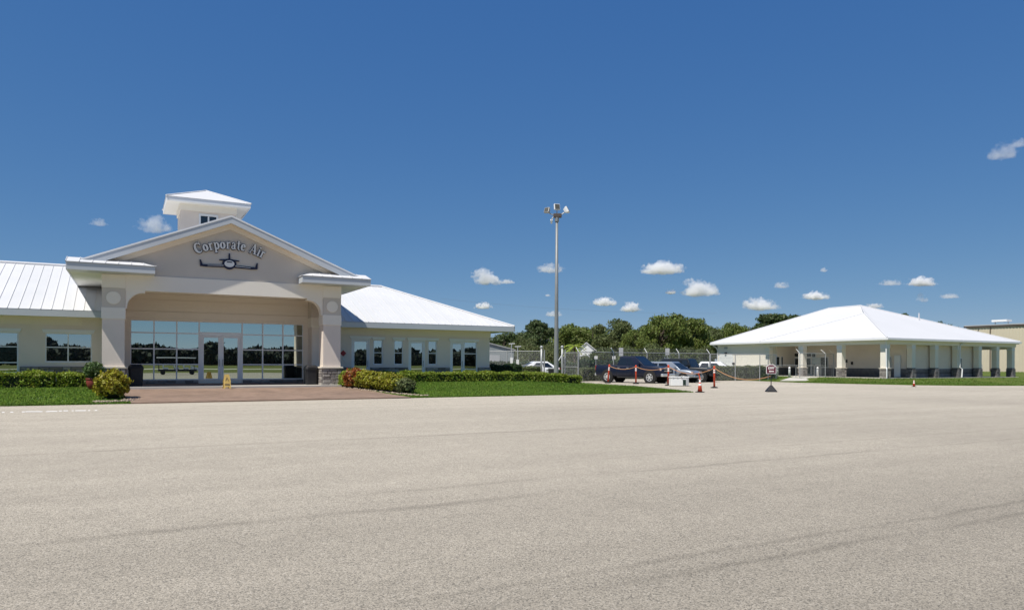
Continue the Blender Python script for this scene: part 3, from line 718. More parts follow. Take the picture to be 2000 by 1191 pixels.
for s in (-1, 1):
    mb.prism([(UC, RV+.02, za-.03), (UC+s*HW, RV+.02, zb-.03), (UC+s*HW, RV+.02, zb-.03-th), (UC, RV+.02, za-.03-th)], (0, VB-RV, 0))
gr = part(mb, 'roof', 'roof2')
for s in (-1, 1): seam_roof(gr, O1, [(UC, RV, za-.02), (UC+s*HW, RV, zb-.02), (UC+s*HW, VB, zb-.02), (UC, VB, za-.02)], (0, 1, 0), .6)
for s in (-1, 1):
    q = B(); q.prism([(UC, RV-.02, za-.04), (UC+s*(HW-.02), RV-.02, zb-.04), (UC+s*(HW-.02), RV-.02, zb-.10), (UC+s*(HW-.35), RV-.02, zb-.22), (UC, RV-.02, za-.33)], (0, .06, 0)); part(q, 'rake_fascia', 'fascia')
    q = B(); q.prism([(UC, RV-.04, za+.0), (UC+s*(HW+.02), RV-.04, zb+.0), (UC+s*(HW+.02), RV-.04, zb-.055), (UC, RV-.04, za-.055)], (0, .03, 0)); part(q, 'drip_edge', 'white')
    q = B(); q.prism([(UC, RV+.05, za-.305), (UC+s*(HW-.5), RV+.05, za-.305-sl*(HW-.5)), (UC+s*(HW-.5), RV+.05, za-.33-sl*(HW-.5)), (UC, RV+.05, za-.33)], (0, .46, 0)); part(q, 'rake_soffit', 'siding')
    q = B(); q.prism([(UC, 34.24, 7.63), (UC+s*4.9, 34.24, 7.63-sl*4.9), (UC+s*4.9, 34.24, 7.63-sl*4.9-.22), (UC, 34.24, 7.41)], (0, .075, 0)); part(q, 'rake_frieze', 'siding')
# cornice returns: small hipped roofs over the pillars
def cret(ua, ub, inner):
    v0, v1, z0, z1 = 33.35, 34.31, 5.14, 5.43
    b = part(B().box(ua, ub, v0, v1, z0, z1), 'cornice_return', 'fascia')
    rise = .30
    if inner > 0: P = [(ua-.02, v0-.03, z1+.01), (ub+.03, v0-.03, z1+.01), (ub-.9, v1, z1+rise), (ua-.02, v1, z1+rise)]; E2 = [(ub+.03, v0-.03, z1+.01), (ub+.03, v1, z1+.01), (ub-.9, v1, z1+rise)]
    else: P = [(ua-.03, v0-.03, z1+.01), (ub+.02, v0-.03, z1+.01), (ub+.02, v1, z1+rise), (ua+.9, v1, z1+rise)]; E2 = [(ua-.03, v0-.03, z1+.01), (ua-.03, v1, z1+.01), (ua+.9, v1, z1+rise)]
    q = B(); q.prism(P, (0, 0, -.012)); q.prism(E2, (0, 0, -.012)); q.build('return_roof', 'roof2', b)
    seam_roof(b, O1, P, (1, 0, 0), .45); seam_roof(b, O1, E2, (0, 1, 0), .5)
cret(-2.17, 1.0, 1); cret(7.02, 10.22, -1)
for ua, ub in ((-2.17, -2.10), (10.16, 10.22)):
    part(B().box(ua, ub, 34.312, 44.0, 5.142, 5.44), 'fascia', 'fascia')
part(B().box(-2.10, -.88, 34.315, 44, 5.15, 5.18), 'soffit', 'soffit'); part(B().box(8.96, 10.16, 34.315, 44, 5.15, 5.18), 'soffit', 'soffit')
# cupola
CU0, CU1, CV0, CV1 = 2.6, 5.46, 44.1, 46.96
mb = B(); wall_front(mb, CU0, CU1, 6.5, 10.42, CV0, [(3.62, 4.44, 8.3, 9.74)], .08)
mb.poly([(CU0, CV0, 6.5), (CU0, CV1, 6.5), (CU0, CV1, 10.42), (CU0, CV0, 10.42)]); mb.poly([(CU1, CV0, 6.5), (CU1, CV1, 6.5), (CU1, CV1, 10.42), (CU1, CV0, 10.42)]); mb.poly([(CU0, CV1, 6.5), (CU1, CV1, 6.5), (CU1, CV1, 10.42), (CU0, CV1, 10.42)])
cu = part(mb, 'cupola', 'stucco')
mb = B(); mb.box(CU0-.06, CU1+.06, CV0-.06, CV0-.003, 9.98, 10.33); mb.box(CU0-.06, CU0-.003, CV0-.002, CV1, 9.98, 10.33); mb.box(CU1+.003, CU1+.06, CV0-.002, CV1, 9.98, 10.33); mb.build('frieze', 'cream', cu)
e0, e1, f0, f1 = 1.84, 6.20, 43.4, 47.7
B().box(e0+.03, e1-.03, f0+.03, f1-.03, 10.33, 10.39).build('soffit', 'soffit', cu)
mb = B(); mb.box(e0, e1, f0, f0+.029, 10.30, 10.53); mb.box(e0, e1, f1-.029, f1, 10.30, 10.53); mb.box(e0, e0+.029, f0+.03, f1-.03, 10.30, 10.53); mb.box(e1-.029, e1, f0+.03, f1-.03, 10.30, 10.53); mb.build('fascia', 'white', cu)
ap = ((e0+e1)/2, (f0+f1)/2, 11.50)
mb = B(); cs = [(e0-.03, f0-.03, 10.54), (e1+.03, f0-.03, 10.54), (e1+.03, f1+.03, 10.54), (e0-.03, f1+.03, 10.54)]
for i in range(4): mb.poly([cs[i], cs[(i+1) % 4], ap])
mb.poly(cs); mb.build('cupola_roof', 'roof2', cu)
mb = B(); [mb.tube([Vector(c)+Vector((0, 0, .01)), ap], .045, 6) for c in cs]; mb.build('hip_cap', 'roof', cu)
mb = B(); a, b, z0, z1, v = 3.62, 4.44, 8.3, 9.74, CV0
mb.box(a-.1, a, v-.03, v+.05, z0, z1+.12); mb.box(b, b+.1, v-.03, v+.05, z0, z1+.12); mb.box(a, b, v-.03, v+.05, z1, z1+.12); mb.box((a+b)/2-.04, (a+b)/2+.04, v+.01, v+.06, z0, z1); mb.box(a, (a+b)/2-.04, v+.012, v+.058, 9.0, 9.05); mb.box((a+b)/2+.04, b, v+.012, v+.058, 9.0, 9.05)
mb.build('window', 'white', cu)
B().box(a, b, v+.06, v+.07, z0, z1).build('pane', 'carglass', cu)

# red diamond placard on the wing wall
pl = thing_uv('diamond_placard', 'small red diamond placard on the wing wall beside the first door', 'placard', 10.28, VW-.01, 1.98)
MB().prism([(0, 0, -.17), (.17, 0, 0), (0, 0, .17), (-.17, 0, 0)], (0, -.012, 0)).build('plate', 'red', pl)
MB().prism([(-.01, -.012, -.36), (.08, -.012, -.36), (.08, -.012, -.26), (-.01, -.012, -.26)], (0, -.006, 0)).build('notice', 'reflect', pl)
# wall lamp at the end of the wing
lp = thing_uv('wall_floodlight', 'small white floodlight under the eave at the wing corner', 'lamp', 19.3, VW+.1, 3.0)
MB().lathe([(.03, 0), (.09, -.05), (.10, -.16), (.02, -.17)], (0, 0, 0), 12).build('lamp_head', 'white', lp, smooth=True); MB().tube([(-.17, 0, 0), (0, 0, 0)], .025, 6).build('arm', 'white', lp)

# ------------------------------------------------------------------ lettering on the gable
def arc(cx, cz, rx, rz, a0, a1, n=12): return [(cx+rx*math.cos(R(a0+(a1-a0)*i/n)), cz+rz*math.sin(R(a0+(a1-a0)*i/n))) for i in range(n+1)]
def wid(n, a, b): return [a + (b-a)*abs(math.sin(math.pi*i/n)) for i in range(n+1)]
GL = {                                   # strokes: (points, widths); cap height 1, x height .66
 'C': (.86, [(arc(.46, .5, .37, .43, 42, 318, 20), [.06]+[.09+.15*math.sin(math.pi*i/20)**1.5 for i in range(1, 20)]+[.05]), ([(.78, .98), (.78, .66)], .07)]),
 'o': (.66, [(arc(.33, .33, .22, .28, 90, 450, 20), [.10+.12*abs(math.cos(R(90+18*i))) for i in range(21)])]),
 'r': (.56, [([(.20, .02), (.20, .64)], .17), ([(.04, .03), (.40, .03)], .07), ([(.04, .62), (.2, .62)], .07), (arc(.40, .40, .17, .20, 165, 60, 8), [.06, .08, .1, .12, .13, .14, .15, .16, .17])]),
 'p': (.70, [([(.19, -.28), (.19, .64)], .17), ([(.03, -.27), (.37, -.27)], .07), ([(.03, .62), (.19, .62)], .07), (arc(.40, .33, .19, .28, 140, -140, 16), [.07]+[.09+.10*math.sin(math.pi*i/16) for i in range(1, 16)]+[.07])]),
 'a': (.64, [([(.44, .05), (.44, .46)], .17), (arc(.30, .44, .17, .17, 10, 160, 8), [.15, .13, .11, .1, .1, .1, .11, .12, .13]), (arc(.27, .19, .16, .155, 70, 300, 12), .12), ([(.44, .05), (.60, .04)], .07)]),
 't': (.46, [([(.22, .12), (.22, .84)], .16), ([(.04, .62), (.44, .62)], .07), (arc(.34, .14, .12, .12, 180, 320, 6), [.14, .12, .1, .09, .08, .07, .06])]),
 'e': (.60, [(arc(.31, .33, .20, .28, 10, 325, 18), [.14]+[.10+.10*abs(math.cos(R(10+17.5*i))) for i in range(1, 18)]+[.05]), ([(.16, .36), (.50, .36)], .07)]),
 'A': (.92, [([(.14, .02), (.45, .96)], .08), ([(.45, .96), (.76, .02)], .19), ([(.24, .32), (.64, .32)], .07), ([(.0, .03), (.29, .03)], .06), ([(.58, .03), (.92, .03)], .06)]),
 'i': (.38, [([(.19, .02), (.19, .64)], .17), ([(.03, .03), (.36, .03)], .07), ([(.03, .62), (.19, .62)], .07), ([(.10, .84), (.28, .84)], .18)]),
 ' ': (.42, []),
}
def glyph(ch, h, depth, mat, parent, loc, rot):
    mb = MB()
    for i, (pts, w) in enumerate(GL[ch][1]):
        ww = [x*h*.84 for x in w] if isinstance(w, (list, tuple)) else w*h*.84
        mb.ribbon([(x*h*SXL, z*h) for x, z in pts], ww, -depth-.002*i, 0)
    o = mb.build('letter', mat, parent); o.location = loc; o.rotation_euler = (0, rot, 0); return o
text = 'Corporate Air'
sg = thing_uv('wall_lettering', 'arched white raised serif lettering across the gable above the entrance', 'sign', 4.03, 34.32, 5.6)
hh = .47; SXL = .735; tot = sum(GL[c][0] for c in text)*hh*SXL*1.04; Rr = 3.0; a = -tot/2
for ch in text:
    w = GL[ch][0]*hh*SXL*1.04; m = (a + w/2)/Rr
    if ch != ' ':
        for k, (mm, dd) in enumerate((('letter', .09),)):
            x0 = Rr*math.sin(m); z0 = Rr*math.cos(m) - Rr + .93
            loc = Vector((x0 + .02 - math.cos(m)*w/2, -.03, z0 + math.sin(m)*w/2))
            lo = glyph(ch, hh, dd, 'letter', sg, loc, m)
            bk = MB()
            for i, (pts, ww) in enumerate(GL[ch][1]):
                wv = [x*hh*.84+.045 for x in ww] if isinstance(ww, (list, tuple)) else ww*hh*.84+.045
                bk.ribbon([(x*hh*SXL, z*hh) for x, z in pts], wv, -.045-.002*i, .028)
            bk.build('letter_backing', 'navy', lo)
    a += w
em = thing_uv('aircraft_emblem', 'navy emblem of a twin jet seen head-on, mounted under the lettering', 'emblem', 4.0, 34.32, 5.85)
def flat(pts, y0, y1): return MB().prism([(x, y0, z) for x, z in pts], (0, y1-y0, 0))
for s in (-1, 1):
    flat([(s*.10, -.14), (s*.10, -.02), (s*1.10, -.07), (s*1.17, .13), (s*1.22, .13), (s*1.20, -.15), (s*.95, -.17)], -.06, -.005).build('wing', 'navy', em)
    flat([(s*.22, -.075), (s*.9, -.115), (s*.9, -.10), (s*.22, -.05)], -.066, -.058).build('wing_stripe', 'letter', em)
    flat([(s*.04, .17), (s*.42, .15), (s*.42, .19), (s*.04, .235)], -.05, -.005).build('tailplane', 'navy', em)
    MB().lathe([(.12, -.07), (.12, -.005)], (s*.18, 0, .05), 16, 'y').build('engine', 'navy', em)
flat([(-.05, .15), (.05, .15), (.025, .49), (-.025, .49)], -.055, -.005).build('tail_fin', 'navy', em)
flat([(.25*math.cos(t), -.01+.22*math.sin(t)) for t in np.linspace(0, 2*math.pi, 25)[:-1]], -.085, -.005).build('fuselage', 'navy', em)
flat([(.21*math.cos(t), .02+.15*math.sin(t)) for t in np.linspace(0, 2*math.pi, 25)[:-1]], -.10, -.084).build('nose', 'letter', em)
flat([(-.13, .07), (.13, .07), (.10, .12), (-.10, .12)], -.106, -.099).build('windscreen', 'navy', em)
# ------------------------------------------------------------------ the second building
def px_u(x, y, u):                              # photo pixel -> (v, z) on the plane u = const
    r = ray(x, y); k = u/(c1*r.x + s1*r.y); return (-s1*r.x*k + c1*r.y*k, EYE + r.z*k)
def px_v(x, y, v):                              # photo pixel -> (u, z) on the plane v = const
    r = ray(x, y); k = v/(-s1*r.x + c1*r.y); return (c1*r.x*k + s1*r.y*k, EYE + r.z*k)
O2 = (69.4, 51.0, .25)
SB = thing_uv('office_building', 'low cream building with broad white hipped roof and columned porches', 'building', *O2)
B2_ = lambda: MB(O2)
def part2(mb, name, mat, parent=None, **k): return mb.build(name, mat, parent or SB, **k)
ze = 3.87; fz = .3
A = (58.7, 39.84, ze); Bc = (80.03, 39.84, ze); Mx = (69.9, 50.5, 7.84); Px = (65.75, 47.1, 6.66); Cx = (58.7, 54.3, ze); Rx = (69.9, 54.6, 7.80)
D = (59.75, 54.0, ze+.02); Ex = (59.75, 62.6, ze+.02); Fx = (80.03, 62.6, ze)
def slabs(polys, mat, name, t=.06):
    mb = B2_()
    for p in polys: mb.prism([Vector(q)-Vector((0, 0, t)) for q in p], (0, 0, t))
    return part2(mb, name, mat)
roof2 = slabs([[A, Bc, Mx], [A, Mx, Px]], 'roof2', 'roof')
slabs([[A, Px, Cx]], 'roof2', 'roof'); slabs([[Cx, Px, (67.5, 54.3, 4.6)]], 'roof2', 'roof', .04)
slabs([[(59.75, 50, ze+.02), Ex, Rx, Mx, (65.75, 47.2, 6.35)]], 'roof2', 'roof', .05)
slabs([[Bc, Fx, Rx, Mx]], 'roof2', 'roof', .05); slabs([[Ex, Fx, Rx]], 'roof2', 'roof', .04)
mb = B2_(); mb.poly([Px, Mx, (69.9, 50.6, 7.6), (65.75, 47.2, 6.3)]); part2(mb, 'roof_step', 'roof2')
for a, b, r in ((A, Px, .07), (Px, Mx, .06), (Bc, Mx, .06), (Mx, Rx, .08), (Ex, Rx, .06), (Cx, Px, .05)):
    up = Vector((0, 0, .02)); part2(B2_().tube([Vector(a)+up, Vector(b)+up], r, 6), 'ridge_cap', 'roof2', roof2)
# fascia with gutters, beams, soffits
def run2(u0, u1, v0, v1, z0, z1, name, mat): return part2(B2_().box(u0, u1, v0, v1, z0, z1), name, mat)
run2(58.62, 80.1, 39.72, 39.88, ze-.20, ze-.03, 'gutter', 'white'); run2(58.6, 58.74, 39.885, 54.3, ze-.20, ze-.03, 'gutter', 'white'); run2(59.66, 59.8, 54.31, 62.6, ze-.18, ze-.01, 'gutter', 'white')
run2(58.76, 80.0, 39.9, 40.2, ze-.26, ze-.2, 'soffit', 'soffit'); run2(58.76, 59.05, 40.21, 54.2, ze-.26, ze-.2, 'soffit', 'soffit'); run2(59.82, 60.3, 54.3, 62.5, ze-.24, ze-.18, 'soffit', 'soffit')
run2(59.06, 80.0, 40.2, 40.8, 3.32, ze-.205, 'beam', 'cream'); run2(59.05, 59.7, 40.81, 54.2, 3.32, ze-.205, 'beam', 'cream')
run2(59.71, 80, 40.81, 54, 3.40, 3.46, 'ceiling', 'cream'); run2(79.3, 80, 40.81, 54, 3.1, 3.39, 'beam', 'cream')
run2(59.0, 80.3, 40.1, 62.5, .1, fz, 'floor_slab', 'concrete')
# walls
mb = B2_(); mb.box(63.1, 63.3, 40.95, 53.4, fz, 3.4); part2(mb, 'wall', 'stucco')
mb = B2_(); mb.box(63.301, 73.9, 40.95, 41.15, fz, 3.4); part2(mb, 'wall', 'stucco')
mb = B2_(); mb.box(60.3, 63.3, 53.401, 53.6, fz, 3.6); part2(mb, 'wall', 'stucco')
mb = B2_(); mb.box(60.3, 60.5, 53.601, 62.0, fz, 3.85); part2(mb, 'wall', 'cream')
mb = B2_(); mb.box(73.7, 73.9, 41.151, 62, fz, 3.4); part2(mb, 'wall', 'stucco')
mb = B2_(); mb.box(60.501, 79, 61.8, 62, fz, 3.6); part2(mb, 'wall', 'stucco')
run2(60.27, 60.297, 53.45, 62.0, 3.55, 3.62, 'wall_trim', 'white')
bw = [run2(63.06, 63.097, 40.95, 50.05, fz, 1.12, 'stone_base', 'stone_shaded'), run2(63.06, 73.95, 40.9, 40.947, fz, 1.12, 'stone_base', 'stone_shaded'), run2(60.26, 63.05, 53.35, 53.398, fz, 1.12, 'stone_base', 'stone_shaded')]
for k, z in enumerate(np.arange(.42, 1.1, .14)):
    for b, (p, L, d, out) in zip(bw[:2], (((63.06, 41.0), 9.0, (0, 1), (-1, 0)), ((63.1, 40.9), 10.8, (1, 0), (0, -1)))):
        part2(B2_().box(*( (p[0]-.012, p[0]-.001, p[1], p[1]+L) if out[0] else (p[0], p[0]+L, p[1]-.012, p[1]-.001)), z-.05, z+.05), 'stone_course', 'stone_shaded', b)
# columns
def col2(u, v, w, seed, lit):  # unlit columns take the stone that has shade in its colour
    p = part2(B2_().box(u-w, u+w, v-w, v+w, 1.2, 2.95), 'column', 'cream')
    part2(B2_().box(u-w-.015, u+w+.015, v-w-.015, v+w+.015, 2.95, 3.32), 'capital', 'white', p)
    part2(B2_().box(u-w-.03, u+w+.03, v-w-.03, v+w+.03, fz-.1, 1.12), 'stone_base', 'stone_back', p)
    part2(B2_().box(u-w-.1, u+w+.1, v-w-.1, v+w+.1, 1.12, 1.2) if lit else B2_().box(u-w-.01, u+w+.01, v-w-.01, v+w+.01, 1.12, 1.2), 'stone_cap', 'cap' if lit else 'stone_shaded', p)
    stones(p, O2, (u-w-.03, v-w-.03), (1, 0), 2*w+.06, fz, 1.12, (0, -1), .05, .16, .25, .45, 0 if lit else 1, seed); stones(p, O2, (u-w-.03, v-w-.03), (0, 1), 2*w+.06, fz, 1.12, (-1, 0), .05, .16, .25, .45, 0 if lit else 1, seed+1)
for i, v in enumerate((40.55, 45.0, 49.4)): col2(59.45, v, .27, 100+i*2, True)
col2(59.75, 53.9, .25, 108, True)
for i, u in enumerate((63.15, 66.65, 70.2, 73.75, 76.85, 79.65)): col2(u, 40.52, .25, 120+i*2, False)
col2(79.65, 45.0, .3, 140, False); col2(79.65, 49.4, .3, 142, False)
# doors and windows on the porch walls (facing the apron side)
def opening_u(x0, x1, y0, y1, u, name, mat, fr=True, parent=None):
    (va, zb), (vb, zt_) = px_u(x0, y1, u), px_u(x1, y0, u)
    v0, v1 = min(va, vb), max(va, vb)
    f = part2(B2_().box(u-.05, u-.003, v0-.06, v1+.06, zb-.05, zt_+.06), name, 'frame')
    part2(B2_().box(u-.062, u-.051, v0, v1, zb, zt_), 'pane' if name != 'door' else 'door_panel', mat, f); return f
def opening_v(x0, x1, y0, y1, v, name, mat):
    (ua, zb), (ub, zt_) = px_v(x0, y1, v), px_v(x1, y0, v)
    f = part2(B2_().box(ua-.06, ub+.06, v-.05, v-.003, zb-.05, zt_+.06), name, 'frame')
    part2(B2_().box(ua, ub, v-.062, v-.051, zb, zt_), 'pane', mat, f); return f
for x0, x1 in ((1543, 1549), (1587, 1593)):
    opening_u(x0, x1, 690, 697, 63.09, 'window', 'carglass'); opening_u(x0, x1, 699, 732, 63.09, 'window', 'carglass')
for x0, x1 in ((1552, 1567), (1569, 1585)):
    opening_u(x0, x1, 690, 696, 63.09, 'window', 'carglass'); opening_u(x0+1.5, x1-1.5, 700, 730, 63.09, 'door', 'carglass')
opening_u(1604, 1617, 698, 716, 63.09, 'window', 'carglass'); opening_u(1733, 1740, 697, 717, 63.055, 'window', 'carglass'); opening_u(1748, 1758, 695, 735, 63.055, 'door', 'bluewhite')
opening_v(1516, 1521, 697, 713, 53.39, 'window', 'carglass'); opening_v(1525.5, 1528, 697, 715, 53.39, 'window', 'carglass')
opening_v(1868.5, 1877, 700, 718, 40.94, 'window', 'carglass')
(va, zb), (vb, zt_) = px_u(1582, 711, 62.6), px_u(1598, 698, 62.6)
part2(B2_().box(62.95, 62.99, min(va, vb), max(va, vb), zb, zt_), 'notice_board', 'poster')
(va, zb), (vb, zt_) = px_u(1406, 719, 60.28), px_u(1431, 696, 60.28)
rd = part2(B2_().box(60.25, 60.297, min(va, vb)-.1, max(va, vb)+.1, .3, zt_+.1), 'service_door', 'white')
for k in range(5): part2(B2_().box(60.235, 60.249, min(va, vb), max(va, vb), .4+k*.45, .82+k*.45), 'door_panel', 'bluewhite', rd)
(va, zb), (vb, zt_) = px_u(1414, 683, 60.28), px_u(1421, 678, 60.28)
part2(B2_().box(60.27, 60.297, min(va, vb), max(va, vb), 3.2, 3.45), 'wall_vent', 'greyroof')
for x, y in ((1418, 690), (1433, 710)):
    v, z = px_u(x, y, 60.25); part2(B2_().box(60.1, 60.297, v-.1, v+.1, z-.1, z+.12), 'wall_lamp', 'black')
for x, y in ((1653, 705), (1664, 709)):
    v, z = px_u(x, y, 63.05); part2(B2_().box(62.98, 63.097, v-.08, v+.08, z-.14, z+.14), 'hose_bib', 'black')
# downspouts
def spout(pts, r=.055): return part2(B2_().tube(pts, r, 6), 'downspout', 'white')
spout([(58.75, 39.95, 3.68), (59.0, 40.15, 3.45), (59.05, 40.18, 3.2), (59.05, 40.15, 1.25), (58.96, 40.05, 1.1), (58.95, 40.04, .3)])
spout([(70.8, 39.9, 3.68), (70.2, 40.12, 3.45), (70.15, 40.16, 3.2), (70.15, 40.16, 1.25), (70.3, 40.02, 1.1), (70.1, 39.95, .3)])
spout([(59.75, 62.3, 3.7), (60.15, 62.0, 3.3), (60.22, 61.9, 3.0), (60.22, 61.9, .4)])
mb = B2_(); mb.tube([(73, 46, 5.6), (73, 46, 6.9)], .06, 8); part2(mb, 'roof_vent', 'roof2')
# paths at its doors
mb = MB(); mb.prism([(49.2, 43.2, .06), (51.2, 42.2, .06), (59.0, 47.0, .262), (59.0, 50.0, .262)], (0, 0, .03)); struct(place(mb.build('path', 'concrete'), (0, 0, 0), T1))

# ------------------------------------------------------------------ hangar behind the second building
O3 = (175, 60, .2)
HG = thing_uv('hangar', 'tall tan metal hangar with brown eave trim at the far right', 'building', *O3)
H_ = lambda: MB(O3)
hu0, hu1, hv0, hv1, he, hr = 156, 200, 20, 88, 9.6, 10.3
mb = H_(); mb.prism([(hu0, hv0, 0), (hu1, hv0, 0), (hu1, hv0, he), ((hu0+hu1)/2, hv0, hr), (hu0, hv0, he)], (0, hv1-hv0, 0)); wl3 = mb.build('wall', 'tan', HG)
mb = H_()
for k, v in enumerate(np.arange(hv0+.2, hv1, .6)): mb.box(hu0-.05, hu0-.004, v, v+.24, .2, he-.35)
rb3 = mb.build('wall_ribs', 'tan', wl3); rb3['kind'] = 'stuff'
H_().box(hu0-.25, hu0+.02, hv0, hv1+.2, he-.32, he-.02).build('eave_trim', 'browntrim', HG)
mb = H_(); um = (hu0+hu1)/2
for s, e in ((-1, hu0-.3), (1, hu1+.3)): mb.prism([(e, hv0, he-.01), (um, hv0, hr+.05), (um, hv0, hr+.25), (e, hv0, he+.19)], (0, hv1-hv0+.3, 0))
rf3 = mb.build('roof', 'greyroof', HG)
H_().box(hu0-.32, um, hv1+.31, hv1+.4, he-.3, he).build('gable_trim', 'browntrim', HG)
for v0, v1 in ((87.0, 84.0), (79.2, 74.0)):
    H_().box(hu0+7.5, hu0+9.5, v1, v0, 10.72, 11.15).build('roof_ventilator', 'bluewhite', HG)
    for v in (v1+.2, v0-.2): H_().box(hu0+8.4, hu0+8.6, v-.05, v+.05, 9.8, 10.72).build('ventilator_post', 'greyroof', HG)
for v in (83.2,): H_().tube([(hu0-.12, v, he-.3), (hu0-.12, v, .3)], .1, 6).build('downspout', 'browntrim', HG)
H_().box(hu0-.8, hu0-.06, 85.3, 85.8, 7.6, 8.2).build('wall_lamp', 'black', HG); H_().tube([(hu0-.03, 85.55, 8.9), (hu0-.45, 85.55, 8.2)], .06, 6).build('lamp_arm', 'black', HG)

# things seen between the end columns: barrier frame, a parked trailer and a signboard
def at_uv(u, v): return (u, v)
tr = thing_uv('utility_trailer', 'white utility trailer with rails parked beyond the porch end columns', 'trailer', 104, 58, .2)
MB().box(-1.6, 1.6, -.7, .7, .5, .62).build('deck', 'bluewhite', tr); 
for x in (-1.5, 0, 1.5):
    for y in (-.65, .65): MB().tube([(x, y, .62), (x, y, 1.3)], .03, 6).build('stake', 'steel', tr)
for y in (-.65, .65): MB().tube([(-1.5, y, 1.3), (1.5, y, 1.3)], .03, 6).build('rail', 'steel', tr)
for y in (-.8, .8): MB().lathe([(.33, y-.1), (.34, y), (.33, y+.1)], (0, 0, .33), 14, 'y').build('wheel', 'rubber', tr)
MB().tube([(-1.6, 0, .5), (-2.8, 0, .45)], .05, 6).build('drawbar', 'steel', tr)
ts = thing_uv('tilted_panel', 'dark grey tilted panel leaning on a stand at the far right', 'panel', 108, 52.3, .2)
MB().prism([(-.1, -.5, .3), (-.1, .5, .3), (.5, .5, 2.2), (.5, -.5, 2.2)], (.08, 0, 0)).build('board', 'greysteel', ts); MB().tube([(.3, 0, 1.5), (.8, 0, 0)], .04, 6).build('prop', 'steel', ts); MB().tube([(0, 0, .35), (0, 0, 0)], .04, 6).build('foot', 'steel', ts)

# ------------------------------------------------------------------ hedges, shrubs, pots
def hedge(name, label, u0, u1, v0, v1, h, n, leaf, mat, seed, zf=None, group='clipped hedges', size=.045, roundness=.12):
    rg = np.random.default_rng(seed); um, vm = (u0+u1)/2, (v0+v1)/2; z0 = zt(um, vm) if zf is None else zf
    t = thing_uv(name, label, 'hedge', um, vm, z0, group)
    L, Wd = (u1-u0), (v1-v0); zz = (lambda a: zt(um+a, vm)-z0) if zf is None else (lambda a: 0)
    mb = MB(); k = 12; rings = []
    for i in range(k+1):
        a = -L/2+.06 + (L-.12)*i/k; z = zz(a); rings.append([(a, -Wd/2+.07, z-.1), (a, Wd/2-.07, z-.1), (a, Wd/2-.07, z+h-.1), (a, -Wd/2+.07, z+h-.1)])
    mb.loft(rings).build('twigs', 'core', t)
    A_ = np.array([L*Wd, L*h, L*h, Wd*h, Wd*h]); pr = A_/A_.sum(); f = rg.choice(5, n, p=pr)
    x = rg.uniform(-L/2, L/2, n); y = rg.uniform(-Wd/2, Wd/2, n); z = rg.uniform(.02, h, n)
    dpt = np.abs(rg.normal(0, .05, n))
    bump = .05*np.sin(x*2.7+seed*2)*np.sin(x*1.3+seed) + .035*np.sin(x*5.1+seed) + .035*np.sin(x*11.7+y*9) + .025*np.sin(x*23+z*17) + (rg.random(n) < .02)*rg.uniform(0, .10, n)
    out = np.zeros((n, 3))
    m = f == 0; z[m] = h - dpt[m] + bump[m]; out[m, 2] = 1
    m = f == 1; y[m] = -Wd/2 + dpt[m] - bump[m]; out[m, 1] = -1
    m = f == 2; y[m] = Wd/2 - dpt[m] + bump[m]; out[m, 1] = 1
    m = f == 3; x[m] = -L/2 + dpt[m]; out[m, 0] = -1
    m = f == 4; x[m] = L/2 - dpt[m]; out[m, 0] = 1
    # round the long top edges
    ed = np.clip((np.abs(y) - (Wd/2-roundness))/roundness, 0, 1)*np.clip((z-(h-roundness))/roundness, 0, 1)
    z -= ed*.08
    z += np.array([zz(a) for a in x])
    me = raw_mesh('foliage', leaf_verts(np.stack([x, y, z], 1), size, rg, out), 4, leaf)
    o = bpy.data.objects.new('foliage', me); C.objects.link(o); o.parent = t
    return t
hedge('hedge', 'long low clipped hedge running along the right wing wall', 11.9, 24.45, 36.55, 37.5, .56, 22000, 'hedge', 0, 1)
hedge('hedge', 'clipped hedge under the left wing windows, cut off by the picture edge', -9.0, -2.72, 35.3, 36.4, .62, 13000, 'hedge', 0, 2)
hedge('hedge', 'short clipped hedge block between the left hedge and the red pot', -2.6, -1.55, 35.35, 36.3, .60, 3600, 'hedge', 0, 3)
hedge('hedge', 'tall dark boxy hedge beside the end of the right wing', 19.6, 22.45, 40.4, 41.6, 1.12, 9000, 'hedge_dark', 0, 4, zf=.25)
hedge('hedge', 'small rounded dark shrub block before the tall dark hedge', 20.4, 21.6, 39.2, 39.9, .62, 2600, 'hedge_dark', 0, 5, zf=.25)
for h in ():
    pass
def shrub(name, label, u, v, r, h, n, leaf, seed, cat='shrub', group=None, size=.05, squash=1.0, z=None):
    rg = np.random.default_rng(seed); z0 = (zt(u, v) + .03) if z is None else z
    t = thing_uv(name, label, cat, u, v, z0, group)
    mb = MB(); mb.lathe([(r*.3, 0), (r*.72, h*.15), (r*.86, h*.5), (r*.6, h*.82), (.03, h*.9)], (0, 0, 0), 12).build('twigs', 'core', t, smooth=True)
    d = rg.normal(size=(n, 3)); d /= np.linalg.norm(d, axis=1)[:, None]; d[:, 2] = np.where(d[:, 2] < -.75, -d[:, 2], d[:, 2])
    lump = 1 + .09*np.sin(d[:, 0]*5+seed)*np.cos(d[:, 1]*6+seed*2) + .08*np.sin(d[:, 2]*9+d[:, 0]*7+seed) + .05*np.sin(d[:, 1]*17+seed)
    rad = lump*(1 - rg.normal(.06, .10, n))
    p = np.stack([d[:, 0]*r*rad, d[:, 1]*r*rad*squash, h*.52 + d[:, 2]*h*.5*rad], 1); p[:, 2] = np.maximum(p[:, 2], .02)
    o = bpy.data.objects.new('foliage', raw_mesh('foliage', leaf_verts(p, size, rg, d), 4, leaf)); C.objects.link(o); o.parent = t
    return t
shrub('golden_shrub', 'round golden green shrub at the left corner of the brick patio', -.50, 30.35, .53, .95, 5200, 'gold', 11, size=.055)
